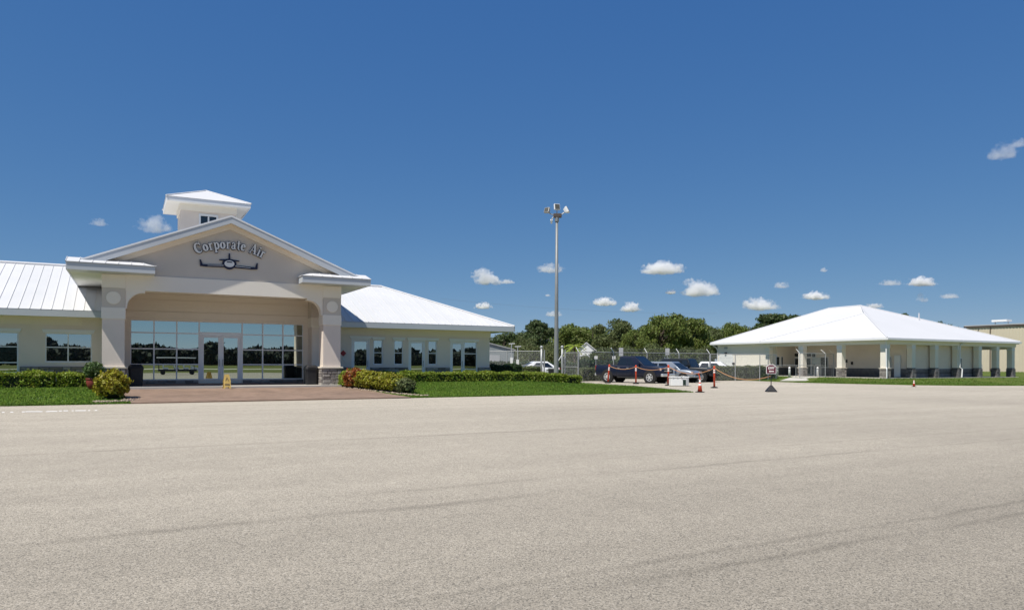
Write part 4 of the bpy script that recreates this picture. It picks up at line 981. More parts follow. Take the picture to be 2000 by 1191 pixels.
CR = [(9.35, 33.9, .38, .75, 'hedge', 'bright green shrub next to the right stone pillar base'), (9.5, 33.3, .42, .86, 'crotonred', 'red and orange croton bush near the right stone pillar'),
      (9.85, 32.75, .44, .82, 'croton', 'first yellow green croton right of the red one'), (10.1, 32.15, .44, .80, 'croton', 'second yellow green croton right of the red one'),
      (10.4, 31.6, .44, .78, 'croton', 'third yellow green croton right of the red one'), (10.65, 31.05, .42, .74, 'croton', 'last yellow croton before the olive shrub at the lawn'), (10.95, 30.6, .36, .6, 'scrub', 'small olive green shrub ending the croton row at the lawn')]
for i, (u, v, r, h, m, lb) in enumerate(CR): shrub('croton_shrub', lb, u, v, r*1.2, h, 3300, m, 30+i, group='shrubs along the patio edge', size=.055)
# pot plant
pt = thing_uv('potted_plant', 'red glazed pot with a loose green bush beside the short hedge', 'pot plant', -1.22, 34.2, zt(-1.22, 34.2)+.03)
MB().lathe([(.15, 0), (.24, .12), (.29, .34), (.27, .40), (.30, .42), (.30, .46), (.25, .46), (.22, .38)], (0, 0, 0), 20).build('pot', 'terracotta', pt, smooth=True)
MB().lathe([(.245, .41), (.0, .43)], (0, 0, 0), 16).build('soil', 'soil', pt)
rg = np.random.default_rng(5); d = rg.normal(size=(1500, 3)); d /= np.linalg.norm(d, axis=1)[:, None]; p = d*rg.uniform(.3, 1, (1500, 1))**.6*np.array([.42, .42, .36]) + np.array([0, 0, .80])
o = bpy.data.objects.new('foliage', raw_mesh('foliage', leaf_verts(p, .05, rg, d), 4, 'potleaf')); C.objects.link(o); o.parent = pt
mb = MB(); [mb.tube([(.05*math.cos(a), .05*math.sin(a), .4), (.2*math.cos(a), .2*math.sin(a), .95)], .012, 5) for a in np.linspace(0, 6, 7)]; mb.build('stem', 'bark', pt)
# border pebbles
def pebbles(name, line, n, seed, label):
    rg = np.random.default_rng(seed); mb = MB(); 
    for i in range(n):
        t = rg.uniform(0, 1); u = float(np.interp(t, np.linspace(0, 1, len(line)), [p[0] for p in line])) + rg.normal(0, .11); v = float(np.interp(t, np.linspace(0, 1, len(line)), [p[1] for p in line])) + rg.normal(0, .08)
        s = rg.uniform(.02, .055); z = zt(u, v) + .05; k = 5; a0 = rg.uniform(0, 6)
        ring = [(u+s*math.cos(a0+j*2*math.pi/k), v+s*.8*math.sin(a0+j*2*math.pi/k), z) for j in range(k)]
        top = [(u+.6*s*math.cos(a0+j*2*math.pi/k), v+.5*s*math.sin(a0+j*2*math.pi/k), z+s*.7) for j in range(k)]
        mb.loft([ring, top])
    o = mb.build(name, 'pebble'); place(o, (0, 0, 0), T1); o['kind'] = 'stuff'; tag(o, label, 'pebbles')
pebbles('border_pebbles', [(9.2, 34.0), (9.3, 33.2), (9.7, 32.0), (10.3, 30.6), (10.9, 29.6), (11.4, 29.1)], 330, 1, 'pale pebbles edging the croton bed on the right of the patio')
pebbles('border_pebbles', [(-.95, 29.15), (-.4, 29.1), (.05, 29.3), (.12, 30.2)], 170, 2, 'pale pebbles round the golden shrub left of the patio')

# ------------------------------------------------------------------ small things by the entrance
def bin_(label, u, v):
    t = thing_uv('trash_can', label, 'trash can', u, v, zt(u, v)+.05, 'black trash cans at the entrance')
    def sq(h, z, r=.09): return [(x+dx, y+dy, z) for x, y, q in ((h-r, h-r, 0), (-h+r, h-r, 1), (-h+r, -h+r, 2), (h-r, -h+r, 3)) for dx, dy in [(r*math.cos(a), r*math.sin(a)) for a in (q*math.pi/2, q*math.pi/2+.785, q*math.pi/2+1.57)]]
    MB().loft([sq(.23, 0), sq(.27, .04), sq(.29, .72)]).build('body', 'black', t)
    MB().loft([sq(.31, .72), sq(.31, .78), sq(.29, .86), sq(.20, .95)]).build('lid', 'black', t)
    MB().box(-.16, .16, -.318, -.295, .75, .84).build('flap', 'rubber', t)
bin_('black lidded trash can beside the left stone pillar', .32, 35.4); bin_('black lidded trash can beside the right stone pillar', 7.78, 35.0)
ws = thing_uv('wet_floor_sign', 'yellow folding floor sign standing on the brick patio before the doors', 'floor sign', 3.85, 33.7, zt(3.85, 33.7)+.05)
for s in (-1, 1):
    MB().prism([(-.155, s*.18, .0), (-.09, s*.18, 0), (-.07, s*.16, .07), (.07, s*.16, .07), (.09, s*.18, 0), (.155, s*.18, 0), (.14, s*.10, .26), (.16, s*.10, .28), (.09, s*.02, .62), (-.09, s*.02, .62), (-.16, s*.10, .28), (-.14, s*.10, .26)], (0, s*.015, 0)).build('panel', 'yellow', ws)
y_ = lambda z: -.197 + z*.2625
def pz_(x, z, o=.004): return (x, y_(z)-o, z)
mb = MB(); mb.prism([pz_(-.075, .33), pz_(0, .50), pz_(.075, .33), pz_(.045, .345), pz_(0, .45), pz_(-.045, .345)], (0, -.003, 0)); mb.build('warning_triangle', 'browntrim', ws)
MB().prism([pz_(-.10, .16), pz_(.10, .16), pz_(.10, .20), pz_(-.10, .20)], (0, -.003, 0)).build('text_bar', 'browntrim', ws)
# ------------------------------------------------------------------ flood light mast
def G(x, y, z=0):
    r = ray(x, y); k = (z-EYE)/r.z; return Vector((r.x*k, k, z))
mp = at_depth(1086.5, 700, 55); mp.z = .1
pole = thing('floodlight_mast', 'tall grey steel floodlight mast standing behind the long hedge', 'light pole', mp)
MB().lathe([(.195, 0), (.185, .3), (.14, 6), (.095, 12.6)], (0, 0, 0), 14).build('shaft', 'greysteel', pole, smooth=True)
MB().lathe([(.34, 0), (.34, .05), (.22, .08)], (0, 0, 0), 14).build('base_flange', 'greysteel', pole)
MB().box(-.27, .36, -.16, .16, 12.55, 12.85).build('head_box', 'browntrim', pole, bevel=.03)
MB().lathe([(.13, 12.2), (.16, 12.25), (.16, 12.55)], (0, 0, 0), 12).build('collar', 'greysteel', pole)
def lamp(x, z, w, h, yaw, tilt, cov, arm0, arm1):
    a = MB().tube([arm0, arm1], .04, 6).build('lamp_arm', 'steel', pole)
    f = MB(); f.loft([[(-w*.3, .28, -h*.25), (w*.3, .28, -h*.25), (w*.3, .28, h*.3), (-w*.3, .28, h*.3)], [(-w/2, .08, -h/2), (w/2, .08, -h/2), (w/2, .08, h/2), (-w/2, .08, h/2)], [(-w/2, -.06, -h/2), (w/2, -.06, -h/2), (w/2, -.06, h/2), (-w/2, -.06, h/2)]])
    o = f.build('lamp_head', cov, pole, bevel=.02); o.location = (x, -.1, z); o.rotation_euler = (R(tilt), 0, R(yaw))
    l = MB().box(-w/2+.04, w/2-.04, -.075, -.061, -h/2+.04, h/2-.04).build('lens', 'lampglass', o)
lamp(-.78, 13.1, .42, .42, -35, -22, 'steel', (-.2, 0, 12.7), (-.72, 0, 12.95))
lamp(.0, 13.35, .46, .46, 18, -12, 'white', (0, 0, 12.85), (0, 0, 13.2))
lamp(.80, 13.15, .42, .46, 75, -28, 'white', (.3, 0, 12.75), (.72, 0, 13.05))
lamp(-.42, 12.32, .16, .2, 0, -50, 'white', (-.27, 0, 12.6), (-.42, 0, 12.4))

# ------------------------------------------------------------------ chain-link fences
def fence(label, pts, h=2.3, z0=.05, arms=True, spacing=3.0, wires=True, group=None, arm_dir=None, mid=False):
    P = [Vector((p[0], p[1], 0)) for p in pts]
    t = thing('chain_link_fence', label, 'fence', (P[0].x, P[0].y, z0), 0, group); o0 = Vector((P[0].x, P[0].y, 0))
    posts = []
    for a, b in zip(P, P[1:]):
        L = (b-a).length; n = max(1, round(L/spacing)); d = (b-a)/n; nd = Vector((d.y, -d.x, 0)).normalized()
        for i in range(n):
            p = a + d*i - o0; posts.append((p, nd))
        MB().tube([a-o0+Vector((0, 0, h)), b-o0+Vector((0, 0, h))], .028, 6).build('top_rail', 'steel', t)
        if mid: MB().tube([a-o0+Vector((0, 0, h*.5)), b-o0+Vector((0, 0, h*.5))], .024, 6).build('middle_rail', 'steel', t)
        ang = math.atan2(d.y, d.x)
        m = MB().poly([(0, 0, .05), (L, 0, .05), (L, 0, h), (0, 0, h)]).build('chain_link', 'link', t); m.location = a-o0; m.rotation_euler = (0, 0, ang)
        if wires and arms:
            for k in range(3):
                off = -nd*(.12*(k+1)) + Vector((0, 0, h+.11*(k+1)))
                MB().tube([a-o0+off, b-o0+off], .006, 4).build('barbed_wire', 'steel', t)
    posts.append((P[-1]-o0, posts[-1][1]))
    pm = MB().tube([(0, 0, 0), (0, 0, h+.03)], .038, 8).mesh('post', 'steel')
    for p, nd in posts:
        o = bpy.data.objects.new('post', pm); C.objects.link(o); o.parent = t; o.location = p
        if arms: 
            MB().tube([(0, 0, h), tuple(-nd*.42 + Vector((0, 0, h+.40)))], .022, 5).build('wire_arm', 'bluewhite', o)
    return t
def D_(x, Y): q = at_depth(x, 710, Y); return (q.x, q.y)
fence('long chain-link fence with barbed-wire arms behind the parked vehicles', [D_(1130, 58), D_(1386, 63.5)], 2.35, .05)
fence('bare chain-link fence stretch before the second building', [D_(1387.5, 62.2), D_(1484, 63), D_(1516, 66)], 2.3, .05, arms=False, spacing=2.6)
fence('short fence with barbed-wire arms by the columned porch', [D_(1562, 66.5), D_(1612, 68.0), D_(1628, 70)], 2.35, .15, spacing=2.4)
fence('chain-link gate fence running behind the mast and dark hedge', [D_(925, 62), D_(1057, 60.5)], 2.45, .05, arms=False, spacing=3.4, mid=True)
fence('chain-link panel between the ball-capped post and the hedge end', [D_(1099, 59.0), D_(1129, 57.5)], 2.3, .05, arms=False, spacing=1.6, mid=True)
for x, Y, lb in ((1057.5, 60.2, 'thick gate post with round cap left of the mast'), (1098, 59.2, 'thick gate post with round cap right of the mast')):
    gp = thing('gate_post', lb, 'gate post', (*D_(x, Y), 0), 0, 'gate posts beside the mast')
    MB().tube([(0, 0, 0), (0, 0, 2.75)], .085, 10).build('shaft', 'steel', gp, smooth=True); MB().tube([(.24, .1, 0), (.24, .1, 2.6)], .06, 8).build('second_shaft', 'steel', gp)
    MB().lathe([(.09, 2.7), (.12, 2.76), (.13, 2.85), (.09, 2.93), (.01, 2.96)], (0, 0, 0), 12).build('cap', 'steel', gp, smooth=True)
# rolling gate brace and camera pole
gb = thing('gate_brace', 'slanted pale gate arm crossing before the mast foot', 'gate arm', (*D_(1090, 58.5), 0))
MB().tube([(.35, 0, 2.25), (-.2, 0, 1.3), (-.5, 0, .75)], .035, 6).build('arm', 'bluewhite', gb); MB().tube([(-.5, 0, 0), (-.5, 0, .78)], .03, 6).build('support', 'steel', gb); MB().tube([(.35, 0, 0), (.35, 0, 2.25)], .03, 6).build('support', 'steel', gb)
for x, Y, h, lb in ((999, 64, 3.2, 'slim galvanised pole with a crossbar behind the dark hedge'), (1011, 62, 2.9, 'slim pole with a small bent top behind the dark hedge')):
    sp_ = thing('slim_pole', lb, 'pole', (*D_(x, Y), 0), 0, 'slim poles near the gate')
    MB().tube([(0, 0, 0), (0, 0, h)], .045, 8).build('shaft', 'steel', sp_); MB().tube([(-.25, 0, h), (.3, 0, h+.02)], .03, 6).build('crossbar', 'bluewhite', sp_)
    MB().box(-.12, .12, -.06, .06, h*.45, h*.62).build('control_box', 'bluewhite', sp_)
# gate operator cabinet
gc = thing('gate_operator', 'dark grey gate operator cabinet with white badge behind the hedge', 'cabinet', (*D_(1080, 56.5), 0), R(-8))
MB().box(-.34, .34, -.25, .25, 0, 1.05).build('cabinet', 'black', gc, bevel=.03); MB().box(-.36, .36, -.27, .27, 1.05, 1.12).build('lid', 'greyroof', gc); MB().box(.08, .26, -.262, -.252, .48, .66).build('badge', 'bluewhite', gc)
MB().box(-.52, -.345, -.2, .2, 0, .92).build('side_box', 'greyroof', gc)
# signs on the fence line
for x, y0, y1, Y, lb in ((1213, 679, 695, 64.5, 'pale sign board on a post behind the pickup roof'), (1303.5, 680, 693, 66, 'pale sign board on a post behind the black jeep'), (1164, 695, 701, 62, 'small white marker sign on a post left of the pickup bed'), (1199, 695, 701, 62, 'small white marker sign on a post above the pickup bed')):
    a = at_depth(x, y0, Y); b = at_depth(x, y1, Y)
    sgn = thing('parking_sign', lb, 'sign', (a.x, a.y, 0), 0, 'signs along the fence')
    w = .14 if y1-y0 < 8 else .19
    MB().tube([(0, .03, 0), (0, .03, a.z)], .028, 6).build('post', 'steel', sgn); MB().box(-w, w, -.012, .0, b.z, a.z).build('board', 'greyroof' if w > .15 else 'reflect', sgn)
# bollards and rail before the second building
for x, Y, lb in ((1518, 68, 'white bollard left of the porch, nearest the maroon sign'), (1542, 68.5, 'white bollard before the porch doors'), (1597, 70, 'white bollard right of the sunlit column')):
    bo = thing('bollard', lb, 'bollard', (*D_(x, Y), .2), 0, 'white bollards by the porch')
    MB().lathe([(.10, 0), (.10, .95), (.075, 1.02), (.01, 1.05)], (0, 0, 0), 14).build('post', 'bluewhite', bo, smooth=True); MB().lathe([(.105, .78), (.105, .88)], (0, 0, 0), 14).build('band', 'steel', bo)
hr = thing('handrail', 'low galvanised handrail crossing before the porch doors', 'railing', (*D_(1480, 66.5), .1))
a, b = Vector((0, 0, 0)), Vector((*D_(1625, 70.5), 0)) - Vector((*D_(1480, 66.5), 0))
MB().tube([a+Vector((0, 0, 1.28)), b+Vector((0, 0, 1.28))], .025, 6).build('rail', 'steel', hr)
for k in range(5): q = a+(b-a)*k/4; MB().tube([q, q+Vector((0, 0, 1.28))], .025, 6).build('post', 'steel', hr)

# ------------------------------------------------------------------ vehicles (x forward, y left, z up)
def ring_sec(x, hw, z0, z1, r=.10, tuck=.04):
    return [(x, -hw+tuck+r*.3, z0), (x, hw-tuck-r*.3, z0), (x, hw-tuck*.3, z0+r), (x, hw, z0+(z1-z0)*.45), (x, hw-.015, z1-r), (x, hw-r*.7, z1), (x, -hw+r*.7, z1), (x, -hw+.015, z1-r), (x, -hw, z0+(z1-z0)*.45), (x, -hw+tuck*.3, z0+r)]
def wheel(t, x, y, r, w, mat='alloy', spokes=6):
    s = 1 if y > 0 else -1
    o = MB().lathe([(r*.62, y-w/2), (r*.96, y-w/2), (r, y-w*.3), (r, y+w*.3), (r*.96, y+w/2), (r*.62, y+w/2)], (x, 0, r), 22, 'y').build('wheel', 'rubber', t, auto=True)
    rim = MB(); yo = y+s*w*.5
    rim.lathe([(r*.66, yo-s*.02), (r*.64, yo+s*.012), (r*.56, yo+s*.005), (r*.54, yo-s*.06)], (x, 0, r), 22, 'y')
    for k in range(spokes):
        a = 2*math.pi*k/spokes; ca, sa = math.cos(a), math.sin(a); na = Vector((-sa, 0, ca))*r*.09
        p0 = Vector((x+ca*r*.12, yo-s*.005, r+sa*r*.12)); p1 = Vector((x+ca*r*.58, yo-s*.0, r+sa*r*.58))
        rim.prism([p0-na, p0+na, p1+na*.8, p1-na*.8], (0, s*.02, 0))
    rim.lathe([(r*.17, yo-s*.01), (r*.17, yo+s*.025), (r*.05, yo+s*.03)], (x, 0, r), 12, 'y'); rim.build('rim', mat, o)
    MB().lathe([(r*.55, yo-s*.07), (.01, yo-s*.071)], (x, 0, r), 18, 'y').build('brake_disc', 'rubber', o)
def car(name, label, cat, X, Y, heading, paint, body, cab, wheels, L, hw, front, extra=None, group='vehicles parked by the fence', rimmat='alloy', z=0, gm='carglass', pillars=.06):
    t = thing(name, label, cat, (X, Y, z), heading, group)
    MB().loft([ring_sec(*s) for s in body]).build('body', paint, t, auto=True, bevel=.02)
    xb0, xb1, xt0, xt1, zb, ztp, wb, wt = cab                     # rear/front at belt, rear/front at roof
    cb = [(xb0, -wb, zb), (xb1, -wb, zb), (xb1, wb, zb), (xb0, wb, zb)]; ct = [(xt0, -wt, ztp), (xt1, -wt, ztp), (xt1, wt, ztp), (xt0, wt, ztp)]
    cm = [Vector(a).lerp(Vector(b), .93) for a, b in zip(cb, ct)]; ctop = [Vector(p)*1.0 for p in ct]
    cx = (xt0+xt1)/2; ctop = [Vector((cx+(p.x-cx)*.94, p.y*.90, p.z+.045)) for p in ctop]
    cabo = MB().loft([cb, cm, ctop]).build('cabin', paint, t, auto=True, bevel=.02)
    def quad(i, j, s0, s1, h0, h1, name):
        b0, b1, t0, t1 = (Vector(p) for p in (cb[i], cb[j], ct[i], ct[j]))
        P = [b0.lerp(b1, s0).lerp(t0.lerp(t1, s0), h0), b0.lerp(b1, s1).lerp(t0.lerp(t1, s1), h0), b0.lerp(b1, s1).lerp(t0.lerp(t1, s1), h1), b0.lerp(b1, s0).lerp(t0.lerp(t1, s0), h1)]
        nn = (P[1]-P[0]).cross(P[3]-P[0]).normalized()
        c0 = Vector((cx, 0, (zb+ztp)/2))
        if nn.dot(P[0]-c0) < 0: nn = -nn
        MB().prism([p+nn*.004 for p in P], nn*.008).build(name, gm, t)
    quad(1, 2, .07, .93, .08, .88, 'windscreen'); quad(3, 0, .1, .9, .12, .86, 'rear_window')
    for i, j in ((0, 1), (3, 2)):
        for s0, s1 in extra['side'] : quad(i, j, s0, s1, .10, .84, 'side_window')
    for x in wheels[0]:
        for s in (-1, 1):
            MB().lathe([(wheels[1]*1.2, s*(hw-.25)), (wheels[1]*1.2, s*(hw+.006)), (wheels[1]*1.02, s*(hw+.008))], (x, 0, wheels[1]+.03), 22, 'y').build('wheel_arch', 'rubber', t)
            wheel(t, x, s*(hw-.10), wheels[1], .25, rimmat)
    for s in (-1, 1):
        MB().box(front['hl'][0]-.12, front['hl'][0]+.025, s*front['hl'][1]-.17, s*front['hl'][1]+.17, front['hl'][2]-.08, front['hl'][2]+.09).build('headlight', 'amber', t, bevel=.02)
        MB().box(body[0][0]-.015, body[0][0]+.10, s*(hw-.13)-.09, s*(hw-.13)+.10, front['tail'][0], front['tail'][1]).build('tail_light', 'tail', t, bevel=.01)
        mx_ = xb1-.35*(xb1-xt1)-.1
        MB().box(mx_-.07, mx_+.07, s*(wb+.16)-.11, s*(wb+.16)+.11, zb+.05, zb+.24).build('mirror', paint if not extra.get('mir') else extra['mir'], t, bevel=.02)
    g = front['grille']; MB().box(g[0]-.08, g[0]+.02, -g[1], g[1], g[2], g[3]).build('grille', front.get('gmat', 'black'), t, bevel=.01)
    b = front['bumper']; MB().box(b[0]-.16, b[0]+.03, -b[1], b[1], b[2], b[3]).build('bumper', front.get('bmat', 'chrome'), t, bevel=.04)
    return t
hd = math.atan2(-.64, .77)
def hpos(x, y, z=0): q = G(x, y, z); return q.x, q.y
# navy crew-cab pickup
bodyP = [(-2.95, .96, .62, 1.22), (-2.90, 1.0, .52, 1.30), (-1.0, 1.01, .48, 1.31), (-.95, 1.01, .46, 1.28), (1.2, 1.01, .46, 1.26), (1.35, 1.01, .46, 1.27), (2.55, .99, .48, 1.20), (2.85, .93, .54, 1.10), (2.90, .88, .62, 1.0)]
pk = car('pickup_truck', 'dark navy crew-cab pickup with chrome bumper parked nearest the hedge', 'pickup', 9.55, 56.0, hd, 'bluepaint', bodyP, (-1.0, 1.42, -.78, .52, 1.24, 1.92, .93, .78), ((-1.85, 1.90), .43), 5.9, 1.01,
    dict(hl=(2.83, .78, 1.0), tail=(.92, 1.26), grille=(2.89, .60, .72, 1.06), gmat='black', bumper=(2.97, .97, .50, .70)), dict(side=((.06, .38), (.42, .70))))
pk.scale = (1, 1, 1.05)
MB().box(2.90, 2.925, -.58, .58, .86, .92).build('grille_bar', 'chrome', pk); MB().box(2.80, 2.93, -.62, .62, 1.045, 1.09).build('grille_trim', 'chrome', pk, bevel=.01)
MB().box(-2.80, -1.05, -.80, .80, 1.312, 1.318).build('bed_cover', 'rubber', pk); MB().box(-3.05, -2.9, -.95, .95, .52, .68).build('rear_bumper', 'chrome', pk, bevel=.03)
for s in (-1, 1):
    MB().tube([(-.9, s*1.03, .42), (1.3, s*1.03, .42)], .05, 8).build('running_board', 'black', pk)
    for x in (-.98, .16, 1.25): MB().box(x-.008, x+.008, s*1.008-.006, s*1.008+.006, .55, 1.24).build('door_gap', 'rubber', pk)
    for x in (.0, -.80): MB().box(x-.09, x+.09, s*1.015-.012, s*1.015+.012, 1.08, 1.12).build('door_handle', 'chrome', pk)
# silver hatchback SUV
bodyS = [(-2.25, .80, .55, .95), (-2.18, .88, .42, 1.05), (-.8, .92, .36, 1.06), (.9, .92, .36, 1.03), (1.7, .90, .38, .96), (2.15, .82, .44, .84), (2.25, .70, .52, .74)]
car('silver_suv', 'silver blue sport utility car between the navy pickup and black jeep', 'car', 12.95, 57.9, hd, 'silverpaint', bodyS, (-2.05, 1.15, -1.65, .30, 1.0, 1.62, .86, .66), ((-1.35, 1.38), .35), 4.5, .92,
    dict(hl=(2.14, .66, .80), tail=(.80, 1.0), grille=(2.24, .45, .58, .74), bumper=(2.28, .74, .42, .56), bmat='silverpaint'), dict(side=((.10, .36), (.40, .72))))
# black boxy off-roader
bodyJ = [(-2.25, .82, .55, 1.14), (-2.2, .88, .50, 1.20), (.5, .90, .50, 1.20), (.6, .88, .50, 1.20), (1.9, .74, .56, 1.16), (2.05, .70, .62, 1.10)]
jp = car('black_offroader', 'black boxy four-door off-roader behind the silver car', 'car', 14.75, 59.9, hd, 'blackpaint', bodyJ, (-2.2, .62, -2.08, .30, 1.18, 1.88, .82, .74), ((-1.45, 1.5), .42), 4.5, .93,
    dict(hl=(2.04, .52, .95), tail=(.85, 1.1), grille=(2.08, .40, .72, 1.06), gmat='black', bumper=(2.35, .85, .50, .66), bmat='black'), dict(side=((.03, .32), (.35, .62), (.66, .94))))
for s in (-1, 1): MB().box(.95, 2.15, s*.82-.15, s*.82+.15, .90, .97).build('fender', 'black', jp, bevel=.03)
MB().lathe([(.40, 0), (.40, .22), (.3, .24)], (0, 0, 0), 20, 'x').build('spare_wheel', 'rubber', jp).location = (-2.48, 0, 1.05)
bodyW = [(-2.3, .82, .55, 1.0), (-2.2, .90, .42, 1.10), (-.8, .94, .36, 1.10), (.9, .94, .36, 1.06), (1.8, .90, .38, .98), (2.25, .82, .44, .86), (2.35, .70, .52, .76)]
car('white_suv', 'white sport utility car half hidden behind the green fence hedge', 'car', 19.6, 68.0, R(-20), 'whitepaint', bodyW, (-2.1, 1.25, -1.6, .25, 1.04, 1.66, .88, .68), ((-1.4, 1.42), .36), 4.6, .94,
    dict(hl=(2.24, .66, .82), tail=(.85, 1.05), grille=(2.34, .45, .58, .76), bumper=(2.38, .74, .42, .56), bmat='whitepaint'), dict(side=((.10, .38), (.42, .74))))
car('white_sedan', 'white car seen over the dark hedge beside the terminal', 'car', 2.0, 66.0, R(192), 'whitepaint', bodyW, (-2.1, 1.25, -1.2, .15, 1.04, 1.60, .88, .66), ((-1.4, 1.42), .34), 4.6, .94,
    dict(hl=(2.24, .66, .82), tail=(.85, 1.05), grille=(2.34, .45, .58, .76), bumper=(2.38, .74, .42, .56), bmat='whitepaint'), dict(side=((.12, .42), (.46, .76))))

# ------------------------------------------------------------------ barrier posts, chains, cones, sign, cooler
posts = []
for x, y, lean, lb in ((1187, 748.0, .055, 'leaning orange delineator post, first from the hedge'), (1242, 749.5, 0, 'orange delineator post before the pickup doors'), (1305, 753, .01, 'orange delineator post beside the white ice chest'), (1395, 757.5, 0, 'orange delineator post right of the tall cone')):
    q = G(x, y); t = thing('delineator_post', lb, 'delineator post', q, 0, 'orange barrier posts')
    hgt = (42 if x > 1350 else 40 if x > 1280 else 36)/(1400/q.y)*1.0
    body = thing  # noqa
    MB().lathe([(.23, 0), (.23, .05), (.10, .09)], (0, 0, 0), 8).build('base', 'rubber', t)
    tube = MB().lathe([(.062, .07), (.058, hgt*.9), (.058, hgt*.92)], (0, 0, 0), 12).build('tube', 'orange', t, smooth=True)
    kn = MB().lathe([(.058, hgt*.92), (.09, hgt*.95), (.05, hgt*.97), (.07, hgt), (.02, hgt+.03)], (0, 0, 0), 12).build('handle', 'orange', tube, smooth=True)
    for k in (.70, .80): MB().lathe([(.064, hgt*k), (.063, hgt*(k+.065))], (0, 0, 0), 12).build('reflective_band', 'reflect', tube)
    tube.rotation_euler = (0, lean*1.6, 0)
    posts.append((q + Vector((lean*1.6*hgt, 0, hgt*.93)), q))
sgq = G(1506, 765)
ends = [p for p, _ in posts] + [sgq + Vector((-.05, 0, .85))]
lbs = ['faded barrier chain between the first two orange posts', 'faded barrier chain before the pickup grille', 'faded barrier chain sagging above the white ice chest', 'faded barrier chain running from the last orange post to the maroon sign']
for i in range(4):
    a, b = ends[i], ends[i+1]; sag = (.22, .24, .42, .42)[i]
    n = 24; pts = [a.lerp(b, k/n) - Vector((0, 0, sag*4*(k/n)*(1-k/n))) for k in range(n+1)]
    t = thing('barrier_chain', lbs[i], 'chain', a, 0, 'barrier chains')
    MB(a).tube(pts, .022, 5).build('links', 'chain', t)
def cone(label, q, h, tall=False):
    t = thing('traffic_cone', label, 'traffic cone', q, .3, 'traffic cones'); k = h/.71
    MB().loft([[(x*.2*k, y*.2*k, 0) for x, y in ((-1, -.7), (-.7, -1), (.7, -1), (1, -.7), (1, .7), (.7, 1), (-.7, 1), (-1, .7))], [(x*.19*k, y*.19*k, .04*k) for x, y in ((-1, -.7), (-.7, -1), (.7, -1), (1, -.7), (1, .7), (.7, 1), (-.7, 1), (-1, .7))]]).build('base', 'rubber', t)
    prof = lambda z: (.135 - .105*z/.71)*k
    MB().lathe([(prof(.04), .04*k), (prof(.71), .71*k), (.015, .715*k)], (0, 0, 0), 18).build('body', 'orange', t, smooth=True)
    for a, b in ((.36, .47), (.53, .66)): MB().lathe([(prof(a)+.003, a*k), (prof(b)+.003, b*k)], (0, 0, 0), 18).build('reflective_collar', 'reflect', t)
    if tall:
        MB().tube([(0, 0, .70*k), (-.02, 0, .82), (-.10, .0, 1.0)], .03, 6).build('ribbon', 'orange', t)
cone('tall orange cone with pale collars at the lawn tip', G(1367, 766), .71, True)
cone('small orange cone at the far grass edge before the second building', G(1785, 755), .46)
# maroon portable sign
ps = thing('portable_sign', 'maroon house-shaped exit sign on a black pyramid base', 'sign', sgq, R(-6))
MB().loft([[(x*.27, y*.27, 0) for x, y in ((-1, -1), (1, -1), (1, 1), (-1, 1))], [(x*.26, y*.26, .05) for x, y in ((-1, -1), (1, -1), (1, 1), (-1, 1))], [(x*.05, y*.05, .36) for x, y in ((-1, -1), (1, -1), (1, 1), (-1, 1))]]).build('base', 'black', ps, bevel=.015)
MB().tube([(0, 0, .3), (0, .01, 1.52)], .024, 8).build('pole', 'black', ps)
def house(w, h, c): return [(-w, -h), (w, -h), (w*1.02, h*.5), (w*.42, h*1.0), (-w*.42, h*1.0), (-w*1.02, h*.5)]
zc = 1.23
MB().prism([(x, -.02, z+zc) for x, z in house(.262, .257, 0)], (0, .02, 0)).build('border', 'reflect', ps)
MB().prism([(x, -.026, z+zc-.005) for x, z in house(.235, .225, 0)], (0, .006, 0)).build('panel', 'maroon', ps)
MB().tube([(0, 0, 1.47), (0, 0, 1.58)], .02, 6).build('finial', 'black', ps)
def strokes(parent, strks, x0, z0, s, y, mat, slant=.15):
    mb = MB()
    for i, (pts, w) in enumerate(strks): mb.ribbon([(x0+(x+slant*z)*s, z0+z*s) for x, z in pts], w*s, y-.001*i, y+.004)
    return mb.build('letter', mat, parent)
LT = {'E': [([(.12, 0), (.12, 1)], .22), ([(.12, .92), (.6, .92)], .17), ([(.12, .5), (.5, .5)], .17), ([(.12, .08), (.6, .08)], .17)], 'X': [([(.02, 0), (.6, 1)], .2), ([(.02, 1), (.6, 0)], .2)],
      'I': [([(.15, 0), (.15, 1)], .22)], 'T': [([(.3, 0), (.3, .95)], .22), ([(.0, .91), (.6, .91)], .18)]}
xo = -.165
for ch, adv in (('E', .70), ('X', .72), ('I', .36), ('T', .6)): strokes(ps, LT[ch], xo, zc-.005, .135, -.032, 'reflect'); xo += adv*.135
mb = MB(); mb.prism([(-.13, -.027, zc-.12), (-.06, -.027, zc-.06), (-.06, -.027, zc-.095), (.14, -.027, zc-.095), (.14, -.027, zc-.145), (-.06, -.027, zc-.145), (-.06, -.027, zc-.18)], (0, -.005, 0)); mb.build('arrow', 'reflect', ps)
# white ice chest
icq = (G(1310, 754) + G(1345, 754))/2
ic = thing('ice_chest', 'white upright ice chest with dark green louvre on the pavement', 'ice chest', icq + Vector((0, .3, 0)), R(3))
MB().box(-.58, .60, -.3, .3, .03, .56).build('body', 'bluewhite', ic, bevel=.02); MB().box(-.61, .63, -.33, .33, .56, .64).build('lid', 'bluewhite', ic, bevel=.02)
MB().box(.20, .40, -.312, -.299, .06, .44).build('louvre', 'darkgreen', ic); MB().box(.42, .57, -.312, -.299, .06, .5).build('side_panel', 'greyroof', ic)
for k in range(3): MB().box(-.5+k*.28, -.42+k*.28, -.343, -.331, .57, .6).build('hinge', 'steel', ic)
for x in (-.52, .54):
    for y in (-.24, .24): MB().box(x-.04, x+.04, y-.04, y+.04, 0, .03).build('foot', 'rubber', ic)
